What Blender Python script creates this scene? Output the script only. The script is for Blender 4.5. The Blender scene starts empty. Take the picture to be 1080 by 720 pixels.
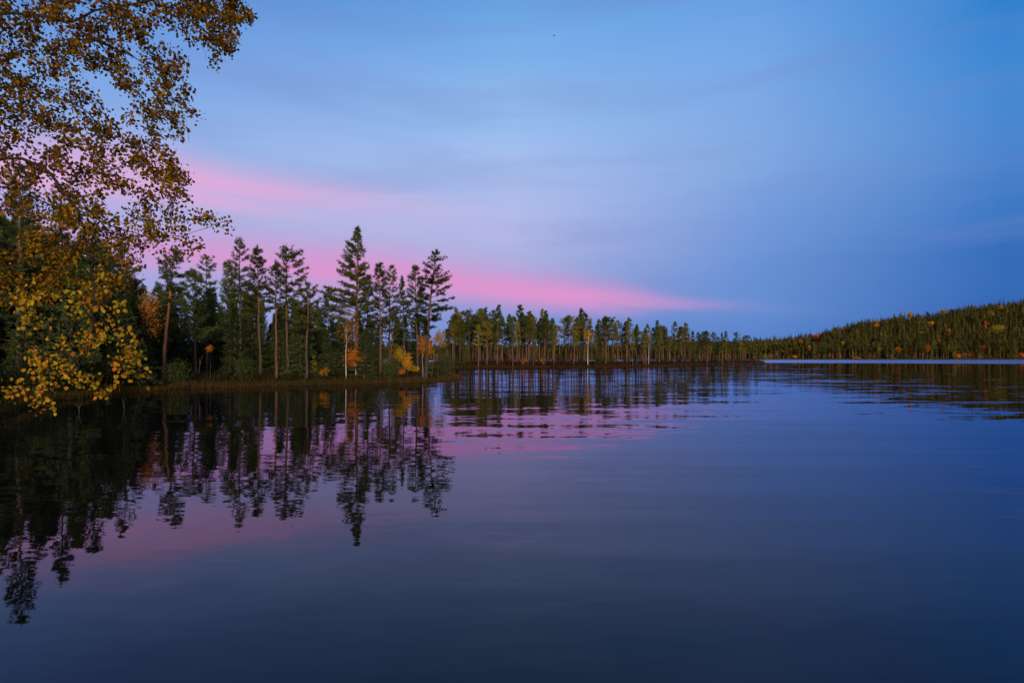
import bpy, math, random
import numpy as np

# ------------------------------------------------------------------ camera, sky, light, exposure
scene = bpy.context.scene
COL = scene.collection
HY, F, CAMZ = 377.0, 600.0, 2.3            # horizon row, focal length in photo pixels, eye height


def at(px, py, d):
    """World point that stands d metres away in the direction measured in the photograph."""
    return np.array([(px - 540.0) / F * d, d, CAMZ + (HY - py) / F * d])


cam_data = bpy.data.cameras.new("camera")
cam_data.sensor_width = 36.0
cam_data.lens = 20.0
cam_data.shift_y = (HY - 360.0) / 1080.0
cam_data.clip_start = 0.1
cam_data.clip_end = 12000.0
cam = bpy.data.objects.new("camera", cam_data)
cam.location = (0, 0, CAMZ)
cam.rotation_euler = (math.radians(90), 0, 0)
COL.objects.link(cam)
scene.camera = cam

scene.view_settings.view_transform = 'Standard'
scene.view_settings.look = 'None'
scene.view_settings.exposure = 0.0
scene.view_settings.gamma = 1.0
scene.view_settings.use_curve_mapping = False
scene.render.engine = 'CYCLES'
scene.cycles.max_bounces = 6
scene.cycles.transparent_max_bounces = 4
scene.cycles.use_denoising = True

SUN_EL, SUN_AZ = math.radians(11.0), math.radians(168.0)     # the afterglow behind the camera
SUN_STRENGTH = 4.5
sun_data = bpy.data.lights.new("sun", 'SUN')
sun_data.energy = SUN_STRENGTH
sun_data.angle = math.radians(14.0)
sun_data.color = (1.0, 0.76, 0.50)
sun = bpy.data.objects.new("sun", sun_data)
sun.rotation_euler = (math.radians(90.0) - SUN_EL, 0, math.radians(180) - SUN_AZ)
sun.location = (20, -60, 30)
COL.objects.link(sun)


def lin(r, g, b):
    out = []
    for c in (r, g, b):
        c = c / 255.0
        out.append(c / 12.92 if c <= 0.04045 else ((c + 0.055) / 1.055) ** 2.4)
    return tuple(out)


class NT:
    """Small helper for writing node trees."""

    def __init__(self, tree):
        self.t = tree
        tree.nodes.clear()

    def n(self, kind, **kw):
        nd = self.t.nodes.new(kind)
        for k, v in kw.items():
            setattr(nd, k, v)
        return nd

    def link(self, a, b):
        self.t.links.new(a, b)

    def put(self, sock, v):
        if hasattr(v, "is_linked") or isinstance(v, bpy.types.NodeSocket):
            self.t.links.new(v, sock)
        else:
            sock.default_value = v

    def math(self, op, a, b=0.0, c=None, clamp=False):
        nd = self.n('ShaderNodeMath', operation=op, use_clamp=clamp)
        self.put(nd.inputs[0], a)
        self.put(nd.inputs[1], b)
        if c is not None:
            self.put(nd.inputs[2], c)
        return nd.outputs[0]

    def maprange(self, v, a, b, c=0.0, d=1.0, smooth=True):
        nd = self.n('ShaderNodeMapRange', interpolation_type='SMOOTHSTEP' if smooth else 'LINEAR', clamp=True)
        self.put(nd.inputs['Value'], v)
        for k, x in zip(('From Min', 'From Max', 'To Min', 'To Max'), (a, b, c, d)):
            self.put(nd.inputs[k], x)
        return nd.outputs['Result']

    def ramp(self, fac, stops, mode='LINEAR'):
        nd = self.n('ShaderNodeValToRGB')
        cr = nd.color_ramp
        cr.interpolation = mode
        while len(cr.elements) < len(stops):
            cr.elements.new(0.5)
        for e, (p, c) in zip(cr.elements, stops):
            e.position = p
            e.color = (*c, 1.0) if len(c) == 3 else c
        self.put(nd.inputs[0], fac)
        return nd.outputs[0]

    def mix(self, fac, a, b, blend='MIX'):
        nd = self.n('ShaderNodeMix', data_type='RGBA', blend_type=blend)
        self.put(nd.inputs[0], fac)
        self.put(nd.inputs[6], a if not isinstance(a, tuple) else (*a[:3], 1.0))
        self.put(nd.inputs[7], b if not isinstance(b, tuple) else (*b[:3], 1.0))
        return nd.outputs[2]

    def noise(self, vec, scale, detail=3.0, rough=0.5, dist=0.0):
        nd = self.n('ShaderNodeTexNoise')
        if vec is not None:
            self.put(nd.inputs['Vector'], vec)
        nd.inputs['Scale'].default_value = scale
        nd.inputs['Detail'].default_value = detail
        nd.inputs['Roughness'].default_value = rough
        nd.inputs['Distortion'].default_value = dist
        return nd

    def combine(self, x, y, z):
        nd = self.n('ShaderNodeCombineXYZ')
        for i, v in enumerate((x, y, z)):
            self.put(nd.inputs[i], v)
        return nd.outputs[0]

    def scale_vec(self, v, s):
        nd = self.n('ShaderNodeVectorMath', operation='MULTIPLY')
        self.put(nd.inputs[0], v)
        nd.inputs[1].default_value = s
        return nd.outputs[0]

    def curve(self, v, pts, lo, hi):
        """Piecewise function of v (x from lo to hi, y inside 0..1)."""
        x = self.maprange(v, lo, hi, 0.0, 1.0, smooth=False)
        nd = self.n('ShaderNodeFloatCurve')
        c = nd.mapping.curves[0]
        pts = [((p - lo) / (hi - lo), q) for p, q in pts]
        while len(c.points) < len(pts):
            c.points.new(0.5, 0.5)
        for cp, (p, q) in zip(c.points, pts):
            cp.location = (p, q)
            cp.handle_type = 'AUTO_CLAMPED'
        nd.mapping.update()
        self.put(nd.inputs['Value'], x)
        return nd.outputs[0]


def px_az(px):
    return math.atan((px - 540.0) / F)


def py_t(py, px):
    return (HY - py) / F * math.cos(px_az(px))


def build_world():
    w = bpy.data.worlds.new("World")
    scene.world = w
    w.use_nodes = True
    g = NT(w.node_tree)
    out = g.n('ShaderNodeOutputWorld')
    tc = g.n('ShaderNodeTexCoord')
    sep = g.n('ShaderNodeSeparateXYZ')
    g.link(tc.outputs['Generated'], sep.inputs[0])
    x, y, z = sep.outputs
    az = g.math('ARCTAN2', x, y)
    hyp = g.math('SQRT', g.math('ADD', g.math('MULTIPLY', x, x), g.math('MULTIPLY', y, y)))
    t_raw = g.math('DIVIDE', g.math('MAXIMUM', z, 0.0), g.math('MAXIMUM', hyp, 0.02))
    # slow drift of the bands so that they are not ruler-straight
    skyv = g.combine(g.math('MULTIPLY', az, 1.6), g.math('MULTIPLY', t_raw, 9.0), 0.0)
    n_slow = g.noise(skyv, 1.3, 4.0, 0.55)
    wob = g.math('MULTIPLY', g.math('SUBTRACT', n_slow.outputs['Fac'], 0.5), 0.045)
    t = g.math('ADD', t_raw, wob)
    TMAX = 1.2
    fac = g.math('DIVIDE', t, TMAX, clamp=True)
    cols = [
        (0, [(377, (112, 140, 208)), (310, (150, 165, 222)), (230, (160, 175, 228)), (140, (138, 172, 230)), (0, (98, 148, 220))]),
        (290, [(377, (112, 138, 205)), (330, (146, 158, 216)), (245, (172, 175, 222)), (185, (160, 182, 230)), (130, (141, 175, 230)), (5, (98, 149, 219))]),
        (540, [(377, (100, 134, 204)), (335, (122, 145, 210)), (290, (160, 168, 219)), (235, (176, 184, 231)), (150, (157, 188, 237)), (80, (132, 178, 233)), (10, (104, 162, 226))]),
        (800, [(377, (82, 128, 200)), (330, (92, 137, 207)), (270, (103, 145, 213)), (210, (118, 158, 220)), (150, (127, 167, 225)), (10, (105, 160, 227))]),
        (1060, [(377, (36, 92, 168)), (310, (42, 102, 180)), (250, (48, 110, 188)), (130, (70, 133, 207)), (10, (42, 127, 206))]),
    ]
    base = None
    prev = None
    for px, stops in cols:
        st = [(max(0.0, py_t(py, px)) / TMAX, lin(*c)) for py, c in stops]
        st.append((0.85, lin(56, 108, 186)))
        st.append((1.0, lin(48, 92, 168)))
        r = g.ramp(fac, st, 'CARDINAL')
        if base is None:
            base = r
        else:
            f = g.maprange(az, px_az(prev), px_az(px), smooth=False)
            base = g.mix(f, base, r)
        prev = px
    # faint uneven veil of high cloud
    veilv = g.combine(g.math('MULTIPLY', az, 2.2), g.math('MULTIPLY', t_raw, 13.0), 3.7)
    veil = g.noise(veilv, 1.1, 5.0, 0.55, 0.3).outputs['Fac']
    vf = g.math('MULTIPLY', g.maprange(veil, 0.42, 0.72), 0.26)
    vf = g.math('MULTIPLY', vf, g.maprange(t_raw, 0.02, 0.2))
    base = g.mix(vf, base, lin(118, 136, 198))
    # streaky texture that breaks up the pink bands
    strv = g.combine(g.math('MULTIPLY', az, 2.5), g.math('ADD', g.math('MULTIPLY', t_raw, 34.0), g.math('MULTIPLY', az, 3.5)), 1.3)
    streak = g.noise(strv, 1.0, 5.0, 0.6, 0.4).outputs['Fac']
    LO, HI = -1.0, 0.7

    def band(base, pts, colr, sharp_lo=1.0, streak_amt=0.5):
        cen = g.curve(az, [(px_az(p), py_t(c, p)) for p, c, s, a in pts], LO, HI)
        sig = g.curve(az, [(px_az(p), s / F * math.cos(px_az(p)) * 5.0) for p, c, s, a in pts], LO, HI)
        amp = g.curve(az, [(px_az(p), a) for p, c, s, a in pts], LO, HI)
        tt = g.math('ADD', t_raw, g.math('ADD', g.math('MULTIPLY', wob, 0.55), g.math('MULTIPLY', g.math('SUBTRACT', streak, 0.5), 0.03)))
        dlt = g.math('DIVIDE', g.math('SUBTRACT', tt, cen), g.math('MULTIPLY', sig, 0.2))
        e = g.math('EXPONENT', g.math('MULTIPLY', g.math('MULTIPLY', dlt, dlt), -0.8))
        s = g.maprange(streak, 0.28, 0.62, 1.0 - streak_amt, 1.1, smooth=False)
        m = g.math('MULTIPLY', g.math('MULTIPLY', e, amp), s, clamp=True)
        return g.mix(m, base, colr)

    base = band(base, [(-300, 165, 32, 0.7), (0, 172, 33, 0.95), (150, 183, 28, 1.0), (250, 199, 19.5, 0.92), (340, 209, 16, 0.6),
                       (430, 218, 16, 0.3), (520, 232, 14, 0.08), (620, 240, 14, 0.0), (900, 250, 14, 0.0)], lin(221, 170, 218), streak_amt=0.45)
    base = band(base, [(-300, 240, 30, 0.5), (0, 262, 26, 0.8), (200, 268, 22, 0.9), (340, 284, 23, 0.98), (430, 290, 20, 1.0), (560, 304, 16, 1.0),
                       (640, 312, 13, 0.82), (700, 318, 8, 0.55), (760, 321, 5.5, 0.22), (820, 323, 5, 0.04), (900, 326, 5, 0.0)], lin(217, 146, 206), streak_amt=0.42)
    # the warm western sky behind the camera
    back = g.ramp(g.math('DIVIDE', t_raw, TMAX, clamp=True),
                  [(0.0, lin(214, 150, 110)), (0.12, lin(205, 165, 150)), (0.35, lin(150, 155, 190)), (0.8, lin(70, 112, 186)), (1.0, lin(48, 92, 168))])
    fb = g.maprange(g.math('ABSOLUTE', az), 1.15, 2.3)
    base = g.mix(fb, base, back)
    # a little of the physical dusk sky
    sky = g.n('ShaderNodeTexSky', sky_type='NISHITA', sun_disc=False)
    sky.sun_elevation = math.radians(1.0)
    sky.sun_rotation = SUN_AZ
    add = g.mix(1.0, base, g.scale_vec(sky.outputs[0], (0.01, 0.01, 0.01)), 'ADD')
    bg = g.n('ShaderNodeBackground')
    bg.inputs['Strength'].default_value = 1.0
    g.link(add, bg.inputs['Color'])
    g.link(bg.outputs[0], out.inputs['Surface'])


build_world()


# ------------------------------------------------------------------ materials
def material(name):
    m = bpy.data.materials.new(name)
    m.use_nodes = True
    g = NT(m.node_tree)
    o = g.n('ShaderNodeOutputMaterial')
    return m, g, o


def foliage_mat(name, c1, c2, translucent=0.25, rough=0.7, spread=0.35, attr=False):
    """Leaves or needles: per-leaf tint from a colour attribute, per-tree shift from the object's random number."""
    m, g, o = material(name)
    at_ = g.n('ShaderNodeAttribute', attribute_name='tint')
    info = g.n('ShaderNodeObjectInfo')
    if attr:
        colr = at_.outputs['Color']
    else:
        sp = g.n('ShaderNodeSeparateColor')
        g.link(at_.outputs['Color'], sp.inputs[0])
        colr = g.mix(sp.outputs[0], c1, c2)
    k = g.maprange(info.outputs['Random'], 0.0, 1.0, 1.0 - spread, 1.0 + spread, smooth=False)
    hsv = g.n('ShaderNodeHueSaturation')
    g.link(colr, hsv.inputs['Color'])
    g.link(k, hsv.inputs['Value'])
    d = g.n('ShaderNodeBsdfDiffuse')
    g.link(hsv.outputs[0], d.inputs['Color'])
    tr = g.n('ShaderNodeBsdfTranslucent')
    g.link(hsv.outputs[0], tr.inputs['Color'])
    ms = g.n('ShaderNodeMixShader')
    ms.inputs[0].default_value = translucent
    g.link(d.outputs[0], ms.inputs[1])
    g.link(tr.outputs[0], ms.inputs[2])
    g.link(ms.outputs[0], o.inputs['Surface'])
    return m


def bark_mat(name, low, high, birch=False):
    """Bark: plated grey-brown at the foot, flaking orange higher up (pine); white with dark bands (birch)."""
    m, g, o = material(name)
    at_ = g.n('ShaderNodeAttribute', attribute_name='tint')
    sp = g.n('ShaderNodeSeparateColor')
    g.link(at_.outputs['Color'], sp.inputs[0])
    tc = g.n('ShaderNodeTexCoord')
    info = g.n('ShaderNodeObjectInfo')
    base = g.mix(sp.outputs[0], low, high)
    if birch:
        v = g.scale_vec(tc.outputs['Object'], (2.0, 2.0, 9.0))
        n = g.noise(v, 1.0, 4.0, 0.6).outputs['Fac']
        base = g.mix(g.maprange(n, 0.56, 0.68), base, (0.03, 0.026, 0.022))
    else:
        v = g.scale_vec(tc.outputs['Object'], (9.0, 9.0, 2.2))
        n = g.noise(v, 1.0, 4.0, 0.65).outputs['Fac']
        base = g.mix(g.maprange(n, 0.3, 0.7, 0.0, 0.75), base, g.mix(1.0, base, (0.4, 0.38, 0.36), 'MULTIPLY'))
    hsv = g.n('ShaderNodeHueSaturation')
    g.link(base, hsv.inputs['Color'])
    g.link(g.maprange(info.outputs['Random'], 0, 1, 0.65, 1.3, smooth=False), hsv.inputs['Value'])
    b = g.n('ShaderNodeBsdfPrincipled')
    g.link(hsv.outputs[0], b.inputs['Base Color'])
    b.inputs['Roughness'].default_value = 0.85
    b.inputs['Specular IOR Level'].default_value = 0.2
    g.link(b.outputs[0], o.inputs['Surface'])
    return m


M = {}
M['needle_dark'] = foliage_mat('needle_dark', (0.036, 0.050, 0.017), (0.072, 0.092, 0.028))
M['needle_green'] = foliage_mat('needle_green', (0.035, 0.055, 0.020), (0.075, 0.105, 0.035))
M['needle_olive'] = foliage_mat('needle_olive', (0.070, 0.075, 0.018), (0.130, 0.125, 0.028))
M['needle_yellow'] = foliage_mat('needle_yellow', (0.120, 0.120, 0.020), (0.220, 0.190, 0.030))
M['needle_hill'] = foliage_mat('needle_hill', (0.078, 0.072, 0.020), (0.150, 0.128, 0.034))
M['needle_spruce'] = foliage_mat('needle_spruce', (0.022, 0.036, 0.016), (0.045, 0.065, 0.026))
M['leaf_mixed'] = foliage_mat('leaf_mixed', None, None, 0.4, 0.6, 0.1, attr=True)
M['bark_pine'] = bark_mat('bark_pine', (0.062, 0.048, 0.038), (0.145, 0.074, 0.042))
M['bark_red'] = bark_mat('bark_red', (0.13, 0.07, 0.048), (0.24, 0.108, 0.056))
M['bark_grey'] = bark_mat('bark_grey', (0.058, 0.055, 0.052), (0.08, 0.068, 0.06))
M['bark_birch'] = bark_mat('bark_birch', (0.42, 0.40, 0.39), (0.26, 0.22, 0.20), birch=True)
M['bark_twig'] = bark_mat('bark_twig', (0.06, 0.045, 0.036), (0.035, 0.024, 0.018))
M['dead_wood'] = bark_mat('dead_wood', (0.24, 0.23, 0.22), (0.28, 0.27, 0.26))


def ground_mat(name, a, b, c, scale):
    m, g, o = material(name)
    tc = g.n('ShaderNodeTexCoord')
    n1 = g.noise(tc.outputs['Object'], scale, 6.0, 0.6).outputs['Fac']
    n2 = g.noise(tc.outputs['Object'], scale * 7.3, 4.0, 0.6).outputs['Fac']
    base = g.ramp(n1, [(0.35, a), (0.52, b), (0.68, c)])
    base = g.mix(g.maprange(n2, 0.4, 0.75, 0.0, 0.6), base, (0.018, 0.013, 0.009))
    bs = g.n('ShaderNodeBsdfPrincipled')
    g.link(base, bs.inputs['Base Color'])
    bs.inputs['Roughness'].default_value = 0.95
    bs.inputs['Specular IOR Level'].default_value = 0.1
    bump = g.n('ShaderNodeBump')
    bump.inputs['Distance'].default_value = 0.2
    bump.inputs['Strength'].default_value = 0.6
    g.link(n2, bump.inputs['Height'])
    g.link(bump.outputs[0], bs.inputs['Normal'])
    g.link(bs.outputs[0], o.inputs['Surface'])
    return m


M['shore'] = ground_mat('shore_moss', (0.028, 0.018, 0.009), (0.034, 0.030, 0.010), (0.05, 0.03, 0.012), 0.7)
M['spit'] = ground_mat('spit_heather', (0.03, 0.018, 0.01), (0.05, 0.028, 0.013), (0.036, 0.03, 0.012), 0.5)
M['hill'] = ground_mat('hill_floor', (0.03, 0.026, 0.012), (0.04, 0.04, 0.014), (0.06, 0.04, 0.018), 0.08)
M['bed'] = ground_mat('lake_mud', (0.02, 0.015, 0.01), (0.03, 0.022, 0.014), (0.035, 0.028, 0.018), 0.3)


def water_mat():
    m, g, o = material('lake_water')
    geo = g.n('ShaderNodeNewGeometry')
    pos = geo.outputs['Position']
    sp = g.n('ShaderNodeSeparateXYZ')
    g.link(pos, sp.inputs[0])
    dist = g.math('SQRT', g.math('ADD', g.math('MULTIPLY', sp.outputs[0], sp.outputs[0]), g.math('MULTIPLY', sp.outputs[1], sp.outputs[1])))

    def slope(scale_xyz, off, detail, amp_x, amp_y, mask=None):
        ad = g.n('ShaderNodeVectorMath', operation='ADD')
        g.link(g.scale_vec(pos, scale_xyz), ad.inputs[0])
        ad.inputs[1].default_value = off
        nz = g.noise(ad.outputs[0], 1.0, detail, 0.45)
        s = g.n('ShaderNodeSeparateColor')
        g.link(nz.outputs['Color'], s.inputs[0])
        a = g.math('MULTIPLY', g.math('SUBTRACT', s.outputs[0], 0.5), amp_x)
        b = g.math('MULTIPLY', g.math('SUBTRACT', s.outputs[1], 0.5), amp_y)
        if mask is not None:
            a = g.math('MULTIPLY', a, mask)
            b = g.math('MULTIPLY', b, mask)
        return a, b

    # breath of wind: calmer and livelier patches
    patch = g.noise(g.scale_vec(pos, (0.035, 0.07, 1.0)), 1.0, 2.0, 0.5).outputs['Fac']
    lively = g.maprange(patch, 0.3, 0.7, 0.45, 1.35)
    mid = g.maprange(dist, 5.0, 24.0, 0.24, 1.0)
    m1 = g.math('MULTIPLY', lively, mid)
    a1, b1 = slope((0.28, 0.85, 1.0), (3.1, 7.7, 0.0), 2.0, 0.026, 0.058, m1)
    a2, b2 = slope((0.9, 2.6, 1.0), (13.0, 1.2, 4.0), 2.0, 0.022, 0.050, m1)
    a3, b3 = slope((0.10, 0.26, 1.0), (5.5, 2.2, 9.0), 2.0, 0.012, 0.042, lively)
    fine = g.maprange(dist, 3.0, 45.0, 1.0, 0.5)
    a5, b5 = slope((2.2, 7.0, 1.0), (4.4, 6.1, 1.0), 2.0, 0.014, 0.046, g.math('MULTIPLY', lively, fine))
    open_w = g.maprange(g.math('SUBTRACT', sp.outputs[0], g.math('MULTIPLY', sp.outputs[1], -0.16)), -1.5, 2.5)
    a6, b6 = slope((0.13, 1.25, 1.0), (9.4, 3.1, 6.0), 3.0, 0.024, 0.135, g.math('MULTIPLY', g.math('MULTIPLY', open_w, lively), g.maprange(dist, 12.0, 25.0, 1.0, 0.42)))
    ruffle = g.maprange(dist, 235.0, 300.0)
    a4, b4 = slope((1.1, 1.3, 1.0), (1.5, 8.2, 2.0), 2.0, 0.35, 0.5, ruffle)
    ax = g.math('ADD', g.math('ADD', g.math('ADD', a1, a2), g.math('ADD', a3, a4)), g.math('ADD', a5, a6))
    by = g.math('ADD', g.math('ADD', g.math('ADD', b1, b2), g.math('ADD', b3, b4)), g.math('ADD', b5, b6))
    nrm = g.n('ShaderNodeVectorMath', operation='NORMALIZE')
    g.link(g.combine(ax, by, 1.0), nrm.inputs[0])
    # dark peat water: a little scattered brown light below, the sky and shore mirrored above
    fr = g.n('ShaderNodeFresnel')
    fr.inputs['IOR'].default_value = 1.34
    g.link(nrm.outputs[0], fr.inputs['Normal'])
    body = g.n('ShaderNodeBsdfDiffuse')
    body.inputs['Color'].default_value = (0.006, 0.006, 0.004, 1)
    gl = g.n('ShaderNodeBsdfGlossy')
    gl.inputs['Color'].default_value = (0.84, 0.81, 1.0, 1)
    g.link(g.maprange(dist, 235.0, 310.0, 0.012, 0.2), gl.inputs['Roughness'])
    g.link(nrm.outputs[0], gl.inputs['Normal'])
    ms = g.n('ShaderNodeMixShader')
    g.link(fr.outputs[0], ms.inputs[0])
    g.link(body.outputs[0], ms.inputs[1])
    g.link(gl.outputs[0], ms.inputs[2])
    g.link(ms.outputs[0], o.inputs['Surface'])
    return m


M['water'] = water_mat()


# ------------------------------------------------------------------ mesh helpers
class MB:
    """Collects triangles, quads and per-vertex tints and links them as one mesh object."""

    def __init__(self):
        self.v, self.c, self.f3, self.f4, self.n = [], [], [], [], 0

    def add(self, verts, tris=None, quads=None, tint=None):
        verts = np.asarray(verts, dtype=np.float64).reshape(-1, 3)
        k = len(verts)
        self.v.append(verts)
        if tint is None:
            tint = np.zeros((k, 3))
        tint = np.asarray(tint, dtype=np.float64)
        if tint.ndim == 0:
            tint = np.full((k, 3), float(tint))
        elif tint.ndim == 1:
            tint = np.repeat(tint[:, None], 3, axis=1)
        self.c.append(tint)
        if tris is not None and len(tris):
            self.f3.append(np.asarray(tris, dtype=np.int64) + self.n)
        if quads is not None and len(quads):
            self.f4.append(np.asarray(quads, dtype=np.int64) + self.n)
        self.n += k

    def tube(self, pts, rad, sides=6, tint=0.0):
        pts = np.asarray(pts, dtype=np.float64)
        rad = np.asarray(rad, dtype=np.float64)
        n = len(pts)
        tan = np.gradient(pts, axis=0)
        tan /= np.linalg.norm(tan, axis=1, keepdims=True) + 1e-9
        ref = np.array([0.0, 0.0, 1.0]) if abs(tan[:, 2]).mean() < 0.8 else np.array([1.0, 0.0, 0.0])
        u = np.cross(tan, ref)
        u /= np.linalg.norm(u, axis=1, keepdims=True) + 1e-9
        w = np.cross(tan, u)
        a = np.arange(sides) / sides * 2 * math.pi
        ring = pts[:, None, :] + rad[:, None, None] * (np.cos(a)[None, :, None] * u[:, None, :] + np.sin(a)[None, :, None] * w[:, None, :])
        i = np.arange(n - 1)[:, None] * sides
        j = np.arange(sides)[None, :]
        jn = (j + 1) % sides
        q = np.stack([i + j, i + jn, i + sides + jn, i + sides + j], axis=-1).reshape(-1, 4)
        tint = np.asarray(tint, dtype=np.float64)
        tt = np.full(n * sides, float(tint)) if tint.ndim == 0 else np.repeat(tint, sides)
        cap = [[(n - 1) * sides + k, (n - 1) * sides + k + 1, (n - 1) * sides] for k in range(1, sides - 1)]
        self.add(ring.reshape(-1, 3), tris=cap, quads=q, tint=tt)

    def mesh(self, name):
        me = bpy.data.meshes.new(name)
        v = np.concatenate(self.v)
        c = np.concatenate(self.c)
        f3 = np.concatenate(self.f3) if self.f3 else np.zeros((0, 3), np.int64)
        f4 = np.concatenate(self.f4) if self.f4 else np.zeros((0, 4), np.int64)
        me.vertices.add(len(v))
        me.vertices.foreach_set('co', v.astype(np.float32).ravel())
        loops = np.concatenate([f3.ravel(), f4.ravel()]).astype(np.int32)
        me.loops.add(len(loops))
        me.loops.foreach_set('vertex_index', loops)
        tot = np.concatenate([np.full(len(f3), 3), np.full(len(f4), 4)]).astype(np.int32)
        start = np.concatenate([[0], np.cumsum(tot)[:-1]]).astype(np.int32)
        me.polygons.add(len(tot))
        me.polygons.foreach_set('loop_start', start)
        me.polygons.foreach_set('loop_total', tot)
        at_ = me.color_attributes.new('tint', 'FLOAT_COLOR', 'POINT')
        rgba = np.ones((len(v), 4), np.float32)
        rgba[:, :3] = c
        at_.data.foreach_set('color', rgba.ravel())
        me.update(calc_edges=True)
        return me


def link_mesh(name, me, mat, parent=None, smooth=False):
    o = bpy.data.objects.new(name, me)
    COL.objects.link(o)
    if len(me.materials) == 0:
        me.materials.append(None)
    o.material_slots[0].link = 'OBJECT'
    o.material_slots[0].material = mat
    if smooth:
        me.polygons.foreach_set('use_smooth', np.ones(len(me.polygons), dtype=bool))
    if parent is not None:
        o.parent = parent
    return o


def tag(o, label=None, cat=None, group=None, kind=None):
    for k, v in (('label', label), ('category', cat), ('group', group), ('kind', kind)):
        if v:
            o[k] = v
    return o


def empty(name, loc, rz=0.0, scale=1.0):
    o = bpy.data.objects.new(name, None)
    o.empty_display_size = 0.3
    o.location = loc
    o.rotation_euler = (0, 0, rz)
    o.scale = (scale,) * 3 if np.isscalar(scale) else scale
    COL.objects.link(o)
    return o


def unit(v):
    return v / (np.linalg.norm(v, axis=-1, keepdims=True) + 1e-9)


# ------------------------------------------------------------------ the land
def poly_sdf(P, poly):
    """Signed distance (inside positive) of points P (n,2) to a closed polygon."""
    poly = np.asarray(poly, float)
    d2 = np.full(len(P), 1e18)
    inside = np.zeros(len(P), bool)
    for a, b in zip(poly, np.roll(poly, -1, axis=0)):
        e = b - a
        w = P - a
        tt = np.clip((w @ e) / (e @ e), 0, 1)
        q = w - tt[:, None] * e
        d2 = np.minimum(d2, (q * q).sum(1))
        cond = ((a[1] > P[:, 1]) != (b[1] > P[:, 1]))
        with np.errstate(divide='ignore', invalid='ignore'):
            xi = a[0] + (P[:, 1] - a[1]) / (b[1] - a[1] if b[1] != a[1] else 1e-9) * e[0]
        inside ^= cond & (P[:, 0] < xi)
    d = np.sqrt(d2)
    return np.where(inside, d, -d)


def smooth_noise(x, y, f, seed=0):
    """Cheap sum-of-sines relief."""
    r = np.random.RandomState(seed)
    s = 0
    for k in range(6):
        a = r.rand() * 6.28
        ff = f * (0.6 + 1.8 * r.rand())
        s = s + np.sin((x * math.cos(a) + y * math.sin(a)) * ff + r.rand() * 6.28)
    return s / 6.0


def g2(px, d):
    return ((px - 540.0) / F * d, d)


SHORE_POLY = [(-5.5, -40), (-5.2, -3), (-7.0, 3.5), (-8.0, 8.0), (-13.5, 14.0), g2(-8, 22), g2(55, 29.5), g2(130, 37.3), g2(200, 43),
              g2(265, 45), g2(330, 47.6), g2(400, 51), g2(445, 53.5), g2(470, 56.5), g2(486, 62), g2(482, 72), g2(470, 88), g2(462, 110), g2(462, 145),
              (-30, 178), (-90, 190), (-200, 170), (-200, -40)]
SPIT_POLY = [(-28, 136), g2(480, 138.5), g2(520, 137.5), g2(560, 138.5), g2(600, 139), g2(640, 141), g2(670, 150), g2(700, 160), g2(730, 174), g2(760, 189),
             g2(785, 206), g2(806, 226), g2(809, 232), g2(800, 234), g2(770, 216), g2(735, 194), g2(700, 178), g2(660, 163), g2(620, 157), g2(560, 156), g2(500, 160), (-28, 178)]


def shore_h(x, y, poly, top=0.5):
    P = np.stack([np.ravel(x), np.ravel(y)], 1)
    d = poly_sdf(P, poly) + 0.5 * smooth_noise(P[:, 0], P[:, 1], 1.1, 3) + 0.25 * smooth_noise(P[:, 0], P[:, 1], 3.1, 4)
    up = top * (1 - np.exp(-np.maximum(d, 0) / 1.3)) + 0.012 * np.maximum(d, 0) + 0.10 * smooth_noise(P[:, 0], P[:, 1], 1.7, 5) * np.clip(d, 0, 1)
    dn = np.maximum(-1.6, d * 0.35)
    return np.where(d > 0, up, dn).reshape(np.shape(x))


def grid_land(name, xs, ys, hfun, mat):
    X, Y = np.meshgrid(xs, ys)
    Z = hfun(X, Y)
    nx, ny = len(xs), len(ys)
    i = np.arange(ny - 1)[:, None] * nx + np.arange(nx - 1)[None, :]
    q = np.stack([i, i + 1, i + nx + 1, i + nx], -1).reshape(-1, 4)
    keep = (Z.ravel()[q].max(1) > -1.55)
    mb = MB()
    mb.add(np.stack([X, Y, Z], -1).reshape(-1, 3), quads=q[keep])
    o = link_mesh(name, mb.mesh(name), mat, smooth=True)
    return tag(o, kind='structure')


RIDGE_PX = np.array([-2000, -200, 100, 400, 620, 720, 780, 830, 860, 900, 940, 980, 1020, 1060, 1090, 1200, 1500, 2600], float)
RIDGE_H = np.array([16, 15, 15, 14, 14, 13, 13, 17, 23, 42, 52, 57, 67, 75, 78, 84, 70, 30], float)
FAR_D = 690.0


def hill_h(x, y):
    px = 540 + F * x / np.maximum(y, 1.0)
    r = np.interp(px, RIDGE_PX, RIDGE_H)
    u = np.clip((y - FAR_D) / 230.0, 0, 1)
    s = u * u * (3 - 2 * u) * 0.6 + u * 0.4
    h = r * s + 0.5 + 1.2 * smooth_noise(x, y, 0.03, 9) * np.clip((y - FAR_D) / 40, 0, 1)
    edge = y - FAR_D + 3.0 * smooth_noise(x, y * 0, 0.05, 2)
    return np.where(edge > 0, h, np.maximum(-1.6, edge * 0.2))


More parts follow.
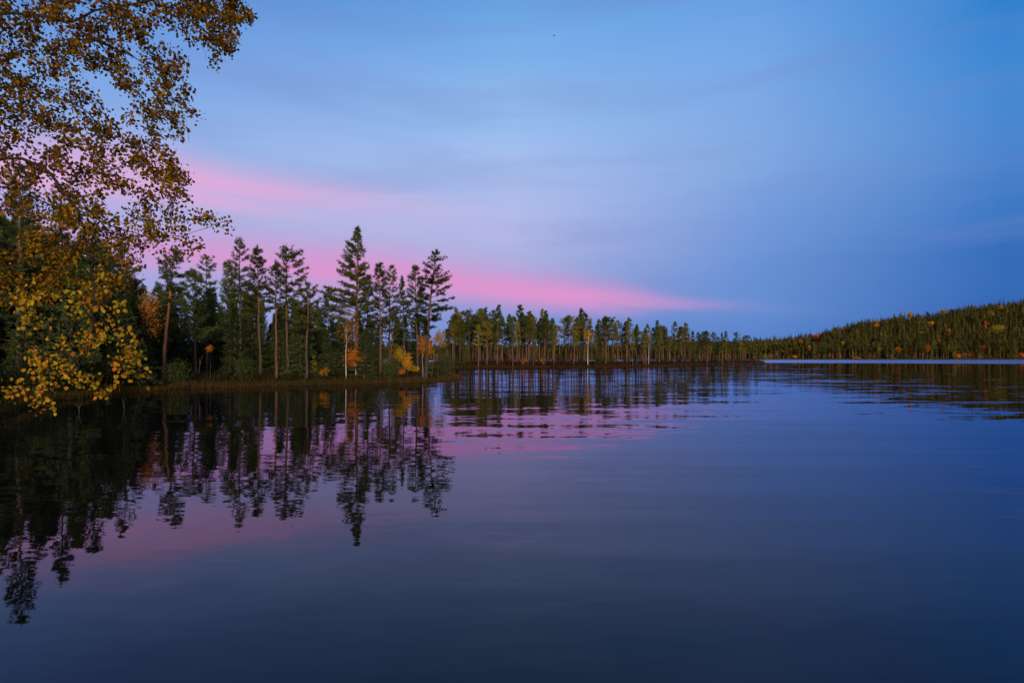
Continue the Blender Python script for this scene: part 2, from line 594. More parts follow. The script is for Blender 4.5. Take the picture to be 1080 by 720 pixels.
mb = MB()
mb.add([(-4500, -2000, -1.62), (4500, -2000, -1.62), (4500, 6500, -1.62), (-4500, 6500, -1.62)], quads=[[0, 1, 2, 3]])
tag(link_mesh('ground', mb.mesh('ground'), M['bed']), kind='structure')
mb = MB()
mb.add([(-4500, -2000, 0), (4500, -2000, 0), (4500, 6500, 0), (-4500, 6500, 0)], quads=[[0, 1, 2, 3]])
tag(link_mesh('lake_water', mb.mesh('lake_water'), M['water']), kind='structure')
shore_fun = lambda x, y: shore_h(x, y, SHORE_POLY, 0.34)
spit_fun = lambda x, y: shore_h(x, y, SPIT_POLY, 0.22)
grid_land('lake_shore', np.concatenate([np.arange(-200, -50, 4.0), np.arange(-50, 1, 0.45)]),
          np.concatenate([np.arange(-40, 0, 2.0), np.arange(0, 75, 0.45), np.arange(75, 192, 2.0)]), shore_fun, M['shore'])
grid_land('spit_land', np.arange(-30, 112, 0.9), np.arange(132, 240, 0.6), spit_fun, M['spit'])
grid_land('far_hill', np.linspace(-1500, 1700, 240), np.concatenate([np.arange(676, 930, 6.0), np.linspace(935, 2400, 30)]), hill_h, M['hill'])


def shore_z(x, y):
    return float(shore_fun(np.array([x]), np.array([y]))[0])


def spit_z(x, y):
    return float(spit_fun(np.array([x]), np.array([y]))[0])


# ------------------------------------------------------------------ conifers
def add_tufts(mb, P, D, K, length, width, rng, tint):
    """K needle blades fan out of every tuft P along D."""
    m = len(P)
    if m == 0:
        return
    d = unit(D[:, None, :] * 0.85 + rng.normal(0, 0.62, (m, K, 3)))
    L = length * rng.uniform(0.6, 1.2, (m, K, 1))
    side = unit(np.cross(d, rng.normal(0, 1, (m, K, 3))))
    p = P[:, None, :] + rng.normal(0, length * 0.22, (m, K, 3))
    v = np.stack([p - side * width / 2, p + side * width / 2, p + d * L], axis=2).reshape(-1, 3)
    k = m * K
    t = np.repeat(np.clip(tint[:, None] + rng.normal(0, 0.08, (m, K)), 0, 1).ravel(), 3)
    mb.add(v, tris=np.arange(k * 3).reshape(-1, 3), tint=t)


def conifer(seed, H, cb=0.4, R=1.8, prof=None, whorl=0.42, nb=(3, 5), droop=0.0, rise=(5, 40), K=10, tuft=(0.2, 0.04), spacing=0.2,
            r0=None, bend=(0, 0), miss=0.15, sides=8, stubs=8, name='pine', shift=None, sub=3.0):
    """A trunk mesh with its limbs and a crown mesh of needle tufts."""
    rng = np.random.RandomState(seed)
    prof = prof or (lambda s: (1 - s) ** 0.6)
    r0 = r0 or H * 0.011
    zz = np.linspace(-0.4, H, 18)
    s = np.clip(zz / H, 0, 1)
    wob = np.cumsum(rng.normal(0, 0.03, (18, 2)), axis=0) * H / 14.0
    wob -= wob[0]
    axis = np.stack([wob[:, 0] + bend[0] * s ** 1.3, wob[:, 1] + bend[1] * s ** 1.3, zz], 1)
    rad = r0 * np.maximum(0.05, (1 - s) ** 0.75) * (1 + 0.35 * np.exp(-np.maximum(zz, 0) / 0.5))
    tr = MB()
    tr.tube(axis, rad, sides, tint=np.clip((s - 0.25) * 2.0, 0, 1))
    trunk_at = lambda z: np.array([np.interp(z, zz, axis[:, 0]), np.interp(z, zz, axis[:, 1]), z])
    rad_at = lambda z: float(np.interp(z, zz, rad))
    cr = MB()
    P, D, T = [], [], []
    z = cb * H
    base_az = rng.rand() * 6.28
    while z < H * 0.985:
        u = (z - cb * H) / (H - cb * H)
        n = rng.randint(nb[0], nb[1] + 1)
        base_az += 1.1 + rng.rand()
        for b in range(n):
            if rng.rand() < miss:
                continue
            az = base_az + b * 6.283 / n + rng.normal(0, 0.25)
            L = R * prof(u) * rng.uniform(0.6, 1.15)
            if shift is not None:
                L *= 1 + shift * math.cos(az)
            if L < 0.15:
                L = 0.15
            el = math.radians(rise[0] + (rise[1] - rise[0]) * u + rng.normal(0, 6))
            zb = z + rng.uniform(-0.5, 0.5) * whorl
            p0 = trunk_at(min(zb, H))
            tt = np.array([0, 0.3, 0.65, 1.0])
            hor = np.array([math.cos(az), math.sin(az), 0])
            pts = p0 + (tt * L)[:, None] * hor * math.cos(el)
            pts[:, 2] += L * (math.sin(el) * tt - droop * tt ** 1.5 + (0.10 + droop * 0.35) * tt ** 3)
            pts[1:, :2] += rng.normal(0, 0.05 * L, (3, 2))
            rb = min(rad_at(zb) * 0.45, 0.012 + 0.016 * L)
            tr.tube(pts, rb * np.array([1, 0.75, 0.5, 0.2]), 4, tint=0.75)
            tint_b = np.clip(rng.normal(0.45, 0.22), 0, 1)
            ns = int(max(2, L * sub))
            for q in range(ns + 1):
                if q == ns:
                    a0, d0, l0 = 0.35, None, 0
                    m = max(2, int(L * 0.65 / spacing))
                    ts = np.linspace(0.4, 1.0, m)
                    pp = np.stack([np.interp(ts, tt, pts[:, k]) for k in range(3)], 1)
                    dd = np.repeat(hor[None], m, 0) + np.array([0, 0, 0.35 - droop])
                else:
                    tq = rng.uniform(0.28, 1.0)
                    pq = np.array([np.interp(tq, tt, pts[:, k]) for k in range(3)])
                    lq = (0.5 * L * (1.15 - 0.75 * tq)) * rng.uniform(0.6, 1.2)
                    aq = az + rng.choice([-1, 1]) * rng.uniform(0.4, 1.1)
                    dq = np.array([math.cos(aq), math.sin(aq), rng.uniform(-0.05, 0.28) - droop * 0.9])
                    m = max(1, int(lq / spacing))
                    ts = (np.arange(m) + rng.rand(m)) / m
                    pp = pq + ts[:, None] * lq * dq
                    dd = np.repeat(dq[None], m, 0) + np.array([0, 0, 0.25 - droop])
                    if lq > 0.5 and sides >= 6:
                        tr.tube(np.array([pq, pq + dq * lq * 0.9]), [rb * 0.3, 0.004], 3, tint=0.7)
                P.append(pp)
                D.append(dd)
                T.append(np.full(len(pp), tint_b))
        z += whorl * rng.uniform(0.75, 1.25) * (1.0 - 0.45 * u)
    # the leader
    P.append(trunk_at(H)[None] + np.array([[0, 0, 0.0], [0, 0, -0.12], [0, 0, -0.25]]))
    D.append(np.repeat(np.array([[0, 0, 1.0]]), 3, 0))
    T.append(np.full(3, 0.5))
    add_tufts(cr, np.concatenate(P), unit(np.concatenate(D)), K, tuft[0], tuft[1], rng, np.concatenate(T))
    # dead stubs below the crown
    for k in range(stubs):
        zb = rng.uniform(0.15, cb + 0.05) * H
        az = rng.rand() * 6.28
        L = rng.uniform(0.3, 1.1)
        p0 = trunk_at(zb)
        p1 = p0 + np.array([math.cos(az), math.sin(az), rng.uniform(-0.2, 0.2)]) * L
        tr.tube(np.array([p0, p1]), [0.014, 0.004], 3, tint=0.2)
    return tr.mesh(name + '_trunk'), cr.mesh(name + '_crown')


def plant(name, label, cat, loc, meshes, mats, group=None, rz=0.0, scale=1.0):
    root = empty(name, loc, rz, scale)
    tag(root, label, cat, group)
    link_mesh('trunk', meshes[0], mats[0], root, smooth=True)
    link_mesh('crown', meshes[1], mats[1], root)
    return root


def copy_tree(src, loc, rz, scale, label=None, group=None, mats=None):
    r = src.copy()
    COL.objects.link(r)
    r.location = loc
    r.rotation_euler = (rng.gauss(0, 0.022), rng.gauss(0, 0.022), rz)
    r.scale = scale if not np.isscalar(scale) else (scale,) * 3
    if label:
        r['label'] = label
    if group:
        r['group'] = group
    elif 'group' in r:
        del r['group']
    for i, ch in enumerate(src.children):
        c = ch.copy()
        COL.objects.link(c)
        c.parent = r
        if mats:
            kind = 0 if c.name.startswith('trunk') else 1
            if mats[kind] is not None:
                c.material_slots[0].material = mats[kind]
    return r


# --- the pines that stand out on the near point: (foot px, top px, top row, distance, crown start, half width, label, bark, needles, options)
narrow = lambda s: (1 - s) ** 0.85 * (0.55 + 0.45 * min(1, s * 6 + 0.3))
roundish = lambda s: math.sqrt(max(0.0, 1 - (s * 1.02 - 0.25) ** 2 * 1.3)) * (1 - s ** 3 * 0.8)
flat = lambda s: (0.75 + 0.35 * s) * (1 - s ** 5)
broad = lambda s: (1 - s) ** 0.5
HEROES = [
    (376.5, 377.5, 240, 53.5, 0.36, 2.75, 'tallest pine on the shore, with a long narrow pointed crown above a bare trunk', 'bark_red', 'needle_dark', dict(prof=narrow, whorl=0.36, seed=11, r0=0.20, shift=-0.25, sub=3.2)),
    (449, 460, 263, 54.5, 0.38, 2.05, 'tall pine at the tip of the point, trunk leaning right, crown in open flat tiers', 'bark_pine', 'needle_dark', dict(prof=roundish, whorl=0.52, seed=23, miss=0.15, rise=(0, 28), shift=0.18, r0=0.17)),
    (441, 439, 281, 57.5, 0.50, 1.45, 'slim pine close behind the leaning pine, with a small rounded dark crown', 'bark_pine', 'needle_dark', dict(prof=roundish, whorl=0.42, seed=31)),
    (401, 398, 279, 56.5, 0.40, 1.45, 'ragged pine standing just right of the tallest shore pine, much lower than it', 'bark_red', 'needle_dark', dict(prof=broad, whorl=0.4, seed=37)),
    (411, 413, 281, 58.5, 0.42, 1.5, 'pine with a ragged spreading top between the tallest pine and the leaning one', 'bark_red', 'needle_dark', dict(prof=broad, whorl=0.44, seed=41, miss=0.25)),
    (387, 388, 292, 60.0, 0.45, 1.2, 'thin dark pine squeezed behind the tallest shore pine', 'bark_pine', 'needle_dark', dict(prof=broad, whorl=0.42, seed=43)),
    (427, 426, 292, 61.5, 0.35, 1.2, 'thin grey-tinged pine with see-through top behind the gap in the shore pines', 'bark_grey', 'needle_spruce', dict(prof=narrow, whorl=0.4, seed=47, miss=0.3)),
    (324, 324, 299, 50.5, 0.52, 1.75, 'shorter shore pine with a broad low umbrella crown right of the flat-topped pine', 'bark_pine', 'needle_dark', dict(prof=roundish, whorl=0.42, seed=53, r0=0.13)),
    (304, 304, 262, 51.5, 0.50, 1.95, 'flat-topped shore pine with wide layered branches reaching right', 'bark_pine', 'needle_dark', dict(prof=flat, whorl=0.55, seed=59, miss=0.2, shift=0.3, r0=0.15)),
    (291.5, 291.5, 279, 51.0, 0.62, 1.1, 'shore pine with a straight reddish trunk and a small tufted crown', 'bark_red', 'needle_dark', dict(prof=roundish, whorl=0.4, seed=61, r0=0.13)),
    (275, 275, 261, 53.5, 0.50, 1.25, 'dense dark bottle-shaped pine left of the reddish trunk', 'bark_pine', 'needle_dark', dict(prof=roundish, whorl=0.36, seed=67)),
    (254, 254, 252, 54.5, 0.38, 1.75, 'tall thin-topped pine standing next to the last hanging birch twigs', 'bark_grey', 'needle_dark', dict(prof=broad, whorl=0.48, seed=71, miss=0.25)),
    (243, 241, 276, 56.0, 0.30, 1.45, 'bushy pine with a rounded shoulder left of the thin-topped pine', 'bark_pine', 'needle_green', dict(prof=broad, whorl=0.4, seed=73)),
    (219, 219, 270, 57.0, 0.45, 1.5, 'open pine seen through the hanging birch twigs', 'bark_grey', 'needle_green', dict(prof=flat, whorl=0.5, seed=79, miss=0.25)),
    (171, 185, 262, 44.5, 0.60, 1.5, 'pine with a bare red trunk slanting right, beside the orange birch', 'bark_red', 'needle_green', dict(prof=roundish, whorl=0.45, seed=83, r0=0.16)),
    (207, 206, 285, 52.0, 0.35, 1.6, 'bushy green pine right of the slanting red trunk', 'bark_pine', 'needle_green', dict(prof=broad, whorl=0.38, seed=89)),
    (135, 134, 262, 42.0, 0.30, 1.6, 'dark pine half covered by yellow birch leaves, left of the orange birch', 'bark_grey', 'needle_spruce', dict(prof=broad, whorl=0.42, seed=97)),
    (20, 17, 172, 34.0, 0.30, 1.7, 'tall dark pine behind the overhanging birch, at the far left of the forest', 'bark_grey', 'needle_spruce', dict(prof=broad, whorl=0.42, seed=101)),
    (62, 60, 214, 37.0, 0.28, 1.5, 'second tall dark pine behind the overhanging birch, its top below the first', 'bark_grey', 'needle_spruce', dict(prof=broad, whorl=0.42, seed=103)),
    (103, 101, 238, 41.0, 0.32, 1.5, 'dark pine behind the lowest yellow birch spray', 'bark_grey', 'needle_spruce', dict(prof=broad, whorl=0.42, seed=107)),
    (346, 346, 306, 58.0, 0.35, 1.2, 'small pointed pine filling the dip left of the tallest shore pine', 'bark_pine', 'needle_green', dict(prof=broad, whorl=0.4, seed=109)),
]
GROUP_POINT = 'pines standing along the edge of the near point'
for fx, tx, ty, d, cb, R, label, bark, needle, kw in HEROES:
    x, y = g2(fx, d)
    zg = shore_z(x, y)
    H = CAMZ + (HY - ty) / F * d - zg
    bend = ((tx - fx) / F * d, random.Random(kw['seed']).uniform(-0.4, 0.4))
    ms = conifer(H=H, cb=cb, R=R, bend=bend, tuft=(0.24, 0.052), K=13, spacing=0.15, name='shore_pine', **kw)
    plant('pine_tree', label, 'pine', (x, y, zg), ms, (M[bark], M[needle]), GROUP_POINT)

# --- the forest behind them
rng = random.Random(5)
nrng = np.random.RandomState(5)
POINT_P = [plant('pine_tree', 'x', 'pine', (0, 0, -50), conifer(200 + i, 11.5, cb, R, prof=pf, whorl=0.45, K=10, tuft=(0.28, 0.075), spacing=0.22, sides=6, stubs=10, name='wood_pine'),
                 (M['bark_pine'], M['needle_dark'])) for i, (cb, R, pf) in enumerate([(0.42, 1.7, broad), (0.5, 1.6, roundish), (0.36, 1.5, narrow), (0.55, 1.9, flat)])]
POINT_S = [plant('spruce_tree', 'x', 'spruce', (0, 0, -50), conifer(230 + i, 8.0, 0.04, R, prof=lambda s: (1 - s) ** 0.8 * 1.0 + 0.03, whorl=0.36, nb=(5, 7), droop=0.35, rise=(-2, 30), K=9,
                                                                    tuft=(0.25, 0.08), spacing=0.22, sides=6, stubs=0, miss=0.05, name='wood_spruce', r0=0.09),
                 (M['bark_grey'], M['needle_spruce'])) for i, R in enumerate([1.5, 1.9, 1.25])]


def top_row(px):
    """Row of the general tree-top line of the near forest."""
    return float(np.interp(px, [-120, 0, 60, 110, 150, 200, 260, 320, 360, 400, 440, 470, 490], [200, 215, 240, 262, 285, 296, 300, 312, 322, 322, 322, 330, 336]))


def scatter(n, lo, hi, dlo, dhi, back, gap):
    """Spots on the point, thinned so that stems keep apart; back metres behind the shoreline."""
    out, tries = [], 0
    while len(out) < n and tries < 20000:
        tries += 1
        px, d = rng.uniform(lo, hi), rng.uniform(dlo, dhi)
        x, y = g2(px, d)
        if poly_sdf(np.array([[x, y]]), SHORE_POLY)[0] < back:
            continue
        if any((x - a) ** 2 + (y - b) ** 2 < gap * gap for a, b, _ in out):
            continue
        out.append((x, y, px))
    return out


used_p, used_s = 0, 0
for x, y, px in scatter(44, -90, 474, 36, 100, 2.5, 2.2):
    ty = top_row(px) + rng.uniform(-4, 26)
    zg = shore_z(x, y)
    H = max(6.0, CAMZ + (HY - ty) / F * y - zg)
    nd = rng.choice(['needle_dark', 'needle_green', 'needle_green', 'needle_olive'])
    src = POINT_P[rng.randrange(len(POINT_P))]
    s = H / 11.5
    sc = (min(s, 1.25), min(s, 1.25), s)
    lab = {'needle_dark': 'dark green pine within the dense wood behind the near shore', 'needle_green': 'mid green pine within the dense wood behind the near shore',
           'needle_olive': 'olive green pine within the dense wood behind the near shore'}[nd]
    copy_tree(src, (x, y, zg), rng.uniform(0, 6.28), sc, lab, lab.split(' within')[0] + 's of the near wood', (rng.choice([M['bark_pine'], M['bark_red'], M['bark_grey']]), M[nd]))
for x, y, px in scatter(60, -90, 480, 33, 62, 1.3, 1.4) + scatter(135, -110, 480, 55, 125, 3.0, 1.7):
    zg = shore_z(x, y)
    if y < 58 and rng.random() < 0.75:
        H = rng.uniform(2.2, 6.5) * (1.4 if px < 140 else 1.0)
    else:
        H = max(5.5, CAMZ + (HY - top_row(px) - rng.uniform(8, 40)) / F * y - zg)
    s = H / 8.0
    nd = rng.choice(['needle_spruce', 'needle_spruce', 'needle_dark', 'needle_green'])
    small = H < 5.0
    lab = 'young spruce filling the gaps between the trunks of the near wood' if small else 'bushy dark spruce with branches to the ground in the near wood'
    copy_tree(POINT_S[rng.randrange(3)], (x, y, zg), rng.uniform(0, 6.28), (min(s * 1.15, 1.35), min(s * 1.15, 1.35), s), lab, 'young spruces of the near wood' if small else 'bushy spruces of the near wood', (None, M[nd]))


def drop(roots):
    for r in roots:
        for c in list(r.children):
            bpy.data.objects.remove(c)
        bpy.data.objects.remove(r)


drop(POINT_P)

# --- the rows of pines on the low spit
SPIT_SRC = [plant('pine_tree', 'x', 'pine', (0, 0, -50), conifer(300 + i, 11.0, cb, R, prof=pf, whorl=0.62, K=8, tuft=(0.38, 0.12), spacing=0.3, sides=6, stubs=5, name='spit_pine', r0=0.15, sub=2.4),
                  (M['bark_pine'], M['needle_olive'])) for i, (cb, R, pf) in enumerate(
    [(0.50, 1.55, roundish), (0.57, 1.7, roundish), (0.43, 1.35, broad), (0.62, 1.8, flat), (0.46, 1.2, narrow), (0.53, 1.45, broad)])]
SPIT_LABEL = {
    'needle_yellow': 'yellow-green pine with a bare trunk in the rows on the low spit',
    'needle_olive': 'olive-crowned pine with a bare trunk in the rows on the low spit',
    'needle_green': 'mid green pine with a bare trunk in the rows on the low spit',
    'needle_dark': 'dark-crowned pine with a bare trunk in the rows on the low spit',
}
SPIT_GROUP = {'needle_yellow': 'yellow-green pines on the spit', 'needle_olive': 'olive pines on the spit', 'needle_green': 'mid green pines on the spit', 'needle_dark': 'dark pines on the spit'}


def spit_top(px):
    return float(np.interp(px, [470, 500, 540, 570, 600, 640, 660, 700, 740, 780, 810], [333, 332, 332, 331, 334, 339, 343, 348, 352, 355, 364]))


spots = []
tries = 0
while len(spots) < 205 and tries < 30000:
    tries += 1
    px = 470 + 340 * rng.random()
    d = rng.uniform(136, 232)
    x, y = g2(px, d)
    sd = poly_sdf(np.array([[x, y]]), SPIT_POLY)[0]
    if sd < 0.9:
        continue
    if px > 760 and rng.random() < 0.35:
        continue
    if any((x - a) ** 2 + (y - b) ** 2 < 1.3 ** 2 for a, b, _ in spots):
        continue
    spots.append((x, y, px))
for x, y, px in spots:
    zg = spit_z(x, y)
    H = CAMZ + (HY - spit_top(px) - rng.uniform(-5, 15) + rng.choice([0, 0, 0, 5])) / F * y - zg
    s = H / 11.0
    w = s * rng.uniform(0.85, 1.15)
    nd = rng.choices(['needle_yellow', 'needle_olive', 'needle_green', 'needle_dark'], [0.17, 0.35, 0.23, 0.25])[0]
    copy_tree(SPIT_SRC[rng.randrange(6)], (x, y, zg), rng.uniform(0, 6.28), (w, w, s), SPIT_LABEL[nd], SPIT_GROUP[nd],
              (rng.choice([M['bark_pine'], M['bark_red'], M['bark_red'], M['bark_grey']]), M[nd]))
for px, ty, d, wk, label in [(571, 328, 141, 1.0, 'tallest dark pine in the middle of the low spit, crown poking above its row'),
                             (743, 350.5, 187, 1.3, 'umbrella-topped pine poking above the thin row near the end of the spit'),
                             (786, 354.5, 214, 1.3, 'last spreading pine at the tip of the low spit')]:
    x, y = g2(px, d)
    zg = spit_z(x, y)
    H = CAMZ + (HY - ty) / F * y - zg
    s = H / 11.0
    copy_tree(SPIT_SRC[3 if wk > 1 else 2], (x, y, zg), 1.0, (s * wk, s * wk, s), label, None, (M['bark_pine'], M['needle_dark']))
for k in range(55):
    while True:
        px, d = 470 + 340 * rng.random() ** 1.3, rng.uniform(138, 230)
        x, y = g2(px, d)
        if poly_sdf(np.array([[x, y]]), SPIT_POLY)[0] > 1.5:
            break
    s = rng.uniform(2.2, 5.5) / 8.0
    copy_tree(POINT_S[rng.randrange(3)], (x, y, spit_z(x, y)), rng.uniform(0, 6.28), (s * 1.25, s * 1.25, s), 'small spruce growing under the pines of the low spit', 'small spruces of the spit',
              (None, M[rng.choice(['needle_dark', 'needle_olive', 'needle_spruce'])]))
drop(SPIT_SRC + POINT_S)

# ------------------------------------------------------------------ broadleaf trees and shrubs
YEL, ORA, RED, BRO, OLI, GRN, GOLD = (0.52, 0.31, 0.02), (0.50, 0.175, 0.022), (0.40, 0.10, 0.025), (0.20, 0.095, 0.016), (0.15, 0.13, 0.02), (0.07, 0.10, 0.02), (0.42, 0.22, 0.015)


def leaf_tints(n, palette, weights, rng_):
    idx = rng_.choice(len(palette), n, p=np.array(weights) / sum(weights))
    c = np.array(palette)[idx]
    return np.clip(c * rng_.uniform(0.7, 1.3, (n, 1)) * rng_.uniform(0.9, 1.1, (n, 3)), 0, 0.9)


def add_leaves(mb, P, size, rng_, tints, hang=0.5, shaped=False):
    """One leaf at every point of P: a diamond, or an oval with a pointed tip folded along its midrib."""
    n = len(P)
    d = unit(rng_.normal(0, 1, (n, 3)) + np.array([0, 0, -hang * 2]))
    nrm = unit(np.cross(d, rng_.normal(0, 1, (n, 3))))
    side = unit(np.cross(nrm, d))
    L = size * rng_.uniform(0.65, 1.2, (n, 1))
    W = L * rng_.uniform(0.36, 0.46, (n, 1))
    if shaped:
        up = nrm * L * 0.10
        v = np.stack([P, P + d * L * 0.3 + side * W + up, P + d * L * 0.68 + side * W * 0.75 + up * 0.8, P + d * L,
                      P + d * L * 0.68 - side * W * 0.75 + up * 0.8, P + d * L * 0.3 - side * W + up], 1).reshape(-1, 3)
        i = np.arange(n)[:, None] * 6
        q = np.concatenate([i + np.array([0, 1, 2, 3]), i + np.array([0, 3, 4, 5])], 0)
        mb.add(v, quads=q, tint=np.repeat(tints, 6, 0))
    else:
        v = np.stack([P, P + d * L * 0.45 + side * W, P + d * L, P + d * L * 0.45 - side * W], 1).reshape(-1, 3)
        mb.add(v, quads=np.arange(n * 4).reshape(-1, 4), tint=np.repeat(tints, 4, 0))


def broadleaf(seed, H, centre, radii, clusters, per, size, palette, weights, r0=0.04, spread=0.22, stems=1, name='leafy', lean=0.0):
    """Thin-stemmed tree or shrub; clusters of leaves hang on branches that fill an uneven ellipsoid."""
    rg = np.random.RandomState(seed)
    tr, cr = MB(), MB()
    axes = []
    for k in range(stems):
        off = np.array([0, 0]) if stems == 1 else rg.normal(0, 0.1 + 0.05 * stems, 2)
        zz = np.linspace(-0.15, H * (1 if k == 0 else rg.uniform(0.7, 0.95)), 9)
        s = np.clip(zz / H, 0, 1)
        out = rg.normal(0, 0.16 * H if stems > 1 else 0.02 * H, 2)
        ax = np.stack([off[0] * (0.3 + s) + out[0] * s + lean * s + np.cumsum(rg.normal(0, 0.012 * H, 9)) * s, off[1] * (0.3 + s) + out[1] * s + np.cumsum(rg.normal(0, 0.012 * H, 9)) * s, zz], 1)
        tr.tube(ax, r0 * np.maximum(0.12, 1 - s), 6, tint=np.clip((s - 0.55) * 2, 0, 1))
        axes.append(ax)
    lobes = rg.normal(0, 1, (7, 3))
    P = []
    for k in range(clusters):
        v = unit(rg.normal(0, 1, 3)) * rg.rand() ** 0.45
        v = v * (0.78 + 0.30 * np.sin(lobes @ v * 2.1).mean() * 2)
        c = np.array(centre) + v * np.array(radii)
        ax = axes[k % stems]
        j = int(np.clip(np.searchsorted(ax[:, 2], c[2] - 0.45 * radii[2] * rg.uniform(0.2, 1.0)), 2, 8))
        mid = ax[j] * 0.45 + c * 0.55 + np.array([0, 0, 0.06 * H])
        tr.tube(np.array([ax[j], mid, c]), [r0 * 0.28, r0 * 0.16, 0.003], 3, tint=0.9)
        P.append(c + rg.normal(0, spread, (per, 3)) * np.array([1, 1, 0.8]))
    P = np.concatenate(P)
    add_leaves(cr, P, size, rg, leaf_tints(len(P), palette, weights, rg))
    return tr.mesh(name + '_trunk'), cr.mesh(name + '_crown')


def put_leafy(name, label, cat, px, d, top, low, half, seed, palette, weights, bark='bark_birch', clusters=40, per=40, size=0.09, r0=0.035, stems=1, ground=shore_z, group=None, cx=0.0, lean=0.0):
    """Broadleaf whose foot stands at px, d; its crown spans the rows top..low and half pixels to each side."""
    x, y = g2(px, d)
    zg = ground(x, y)
    zt, zl = CAMZ + (HY - top) / F * d - zg, CAMZ + (HY - low) / F * d - zg
    zl = max(zl, 0.1)
    rx = half / F * d
    ms = broadleaf(seed, zt * 0.96, (cx / F * d, 0, (zt + zl) / 2), (rx, rx, (zt - zl) / 2), clusters, per, size, palette, weights, r0=r0, spread=max(0.09, rx * 0.3), stems=stems, name=name, lean=lean / F * d)
    return plant(name, label, cat, (x, y, zg), ms, (M[bark], M['leaf_mixed']), group)


put_leafy('birch_tree', 'slim white birch with thin rusty leaves left of the tallest shore pine', 'birch', 365, 51.5, 318, 376, 12, 401, [BRO, ORA, GOLD], [5, 3, 1], clusters=70, per=12, size=0.09, r0=0.04, cx=4)
put_leafy('birch_tree', 'small glowing orange birch on a short white stem at the foot of the tallest pine', 'birch', 375.5, 51.8, 365, 388, 10.5, 402, [ORA, RED, YEL], [7, 2, 2], clusters=64, per=40, size=0.10, r0=0.05)
put_leafy('birch_tree', 'orange birch sapling behind the trunk of the leaning pine', 'birch', 446, 55.6, 351, 381, 8, 403, [ORA, RED, YEL], [7, 2, 1], clusters=46, per=45, size=0.10, r0=0.035, cx=3)
put_leafy('birch_tree', 'yellow birch sapling right of the leaning pine', 'birch', 462, 57.5, 346, 366, 7, 404, [YEL, GOLD, OLI], [5, 3, 2], clusters=34, per=32, size=0.10, r0=0.025, cx=1, bark='bark_grey')
put_leafy('birch_tree', 'orange birch on a thin white stem beside the slanting red pine trunk', 'birch', 148, 42.0, 300, 357, 12, 405, [ORA, BRO, GOLD], [4, 4, 2], clusters=54, per=26, size=0.10, r0=0.05, cx=9)
put_leafy('birch_tree', 'yellow-green birch sapling in front of the dark gap between the shore pines', 'birch', 421, 53.2, 360, 386, 6.5, 406, [GOLD, OLI, YEL], [3, 3, 4], clusters=36, per=28, size=0.09, r0=0.03, bark='bark_grey')
put_leafy('birch_tree', 'yellow sapling with orange lower leaves right of the yellow-green one', 'birch', 430, 53.0, 371, 391, 6.5, 407, [YEL, GOLD, ORA], [6, 2, 2], clusters=30, per=34, size=0.09, r0=0.025, bark='bark_grey')
put_leafy('shrub', 'tiny orange shrub low on the bank left of the leaning pine', 'shrub', 424, 52.2, 389, 396, 3.0, 408, [ORA, RED], [3, 1], 'bark_twig', 12, 24, 0.08, 0.015, 3)
put_leafy('shrub', 'low yellow shrub tuft near the foot of the leaning pine', 'shrub', 438, 53.0, 384, 391, 4.0, 409, [YEL, GOLD], [3, 1], 'bark_twig', 14, 26, 0.08, 0.015, 3)
put_leafy('shrub', 'golden shrub spreading on the open bank left of the white birch', 'shrub', 342, 49.5, 384, 399, 5.5, 410, [GOLD, YEL, ORA], [4, 3, 2], 'bark_twig', 22, 26, 0.08, 0.018, 4)
put_leafy('shrub', 'sparse yellow-green shrub left of the golden one on the bank', 'shrub', 332, 50.2, 375, 394, 4.0, 411, [OLI, GOLD], [3, 1], 'bark_twig', 16, 16, 0.08, 0.015, 3)
put_leafy('shrub', 'fresh green shrub right of the small orange birch', 'shrub', 391, 52.5, 379, 394, 4.5, 412, [GRN, OLI, YEL], [3, 3, 1], 'bark_twig', 22, 30, 0.08, 0.018, 4)
put_leafy('shrub', 'broad grey-green willow shrub on the bank between the pines', 'shrub', 412, 52.4, 372, 401, 12, 413, [(0.06, 0.075, 0.03), (0.08, 0.09, 0.035)], [1, 1], 'bark_twig', 80, 36, 0.09, 0.03, 6)
put_leafy('shrub', 'grey-green willow shrub at the outer tip of the point', 'shrub', 471, 58.5, 368, 398, 10, 414, [(0.055, 0.07, 0.03), (0.075, 0.085, 0.03)], [1, 1], 'bark_twig', 60, 36, 0.09, 0.03, 6)
put_leafy('shrub', 'small orange shrub deep between the trunks of the dark shore wood', 'shrub', 222, 47.5, 364, 371, 3.0, 415, [ORA, GOLD], [3, 1], 'bark_twig', 10, 24, 0.09, 0.02, 1)
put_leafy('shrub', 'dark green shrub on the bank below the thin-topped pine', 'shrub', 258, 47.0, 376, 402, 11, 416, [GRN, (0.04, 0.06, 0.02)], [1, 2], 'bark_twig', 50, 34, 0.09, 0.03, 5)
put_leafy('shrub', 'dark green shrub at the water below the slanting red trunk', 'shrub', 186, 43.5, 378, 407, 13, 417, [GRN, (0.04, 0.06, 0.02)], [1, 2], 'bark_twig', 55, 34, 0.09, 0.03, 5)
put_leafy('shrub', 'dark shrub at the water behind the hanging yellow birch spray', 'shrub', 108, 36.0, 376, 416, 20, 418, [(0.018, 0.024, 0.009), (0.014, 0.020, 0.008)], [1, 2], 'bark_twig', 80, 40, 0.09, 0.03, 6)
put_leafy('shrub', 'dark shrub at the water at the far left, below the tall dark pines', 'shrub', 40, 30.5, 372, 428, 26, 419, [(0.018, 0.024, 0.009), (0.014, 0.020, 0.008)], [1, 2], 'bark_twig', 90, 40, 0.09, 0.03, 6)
put_leafy('shrub', 'dark shrub at the nearest bend of the left bank, below the birch', 'shrub', -6, 23.0, 378, 438, 26, 424, [(0.018, 0.024, 0.009), (0.014, 0.020, 0.008)], [1, 2], 'bark_twig', 90, 40, 0.09, 0.03, 6)
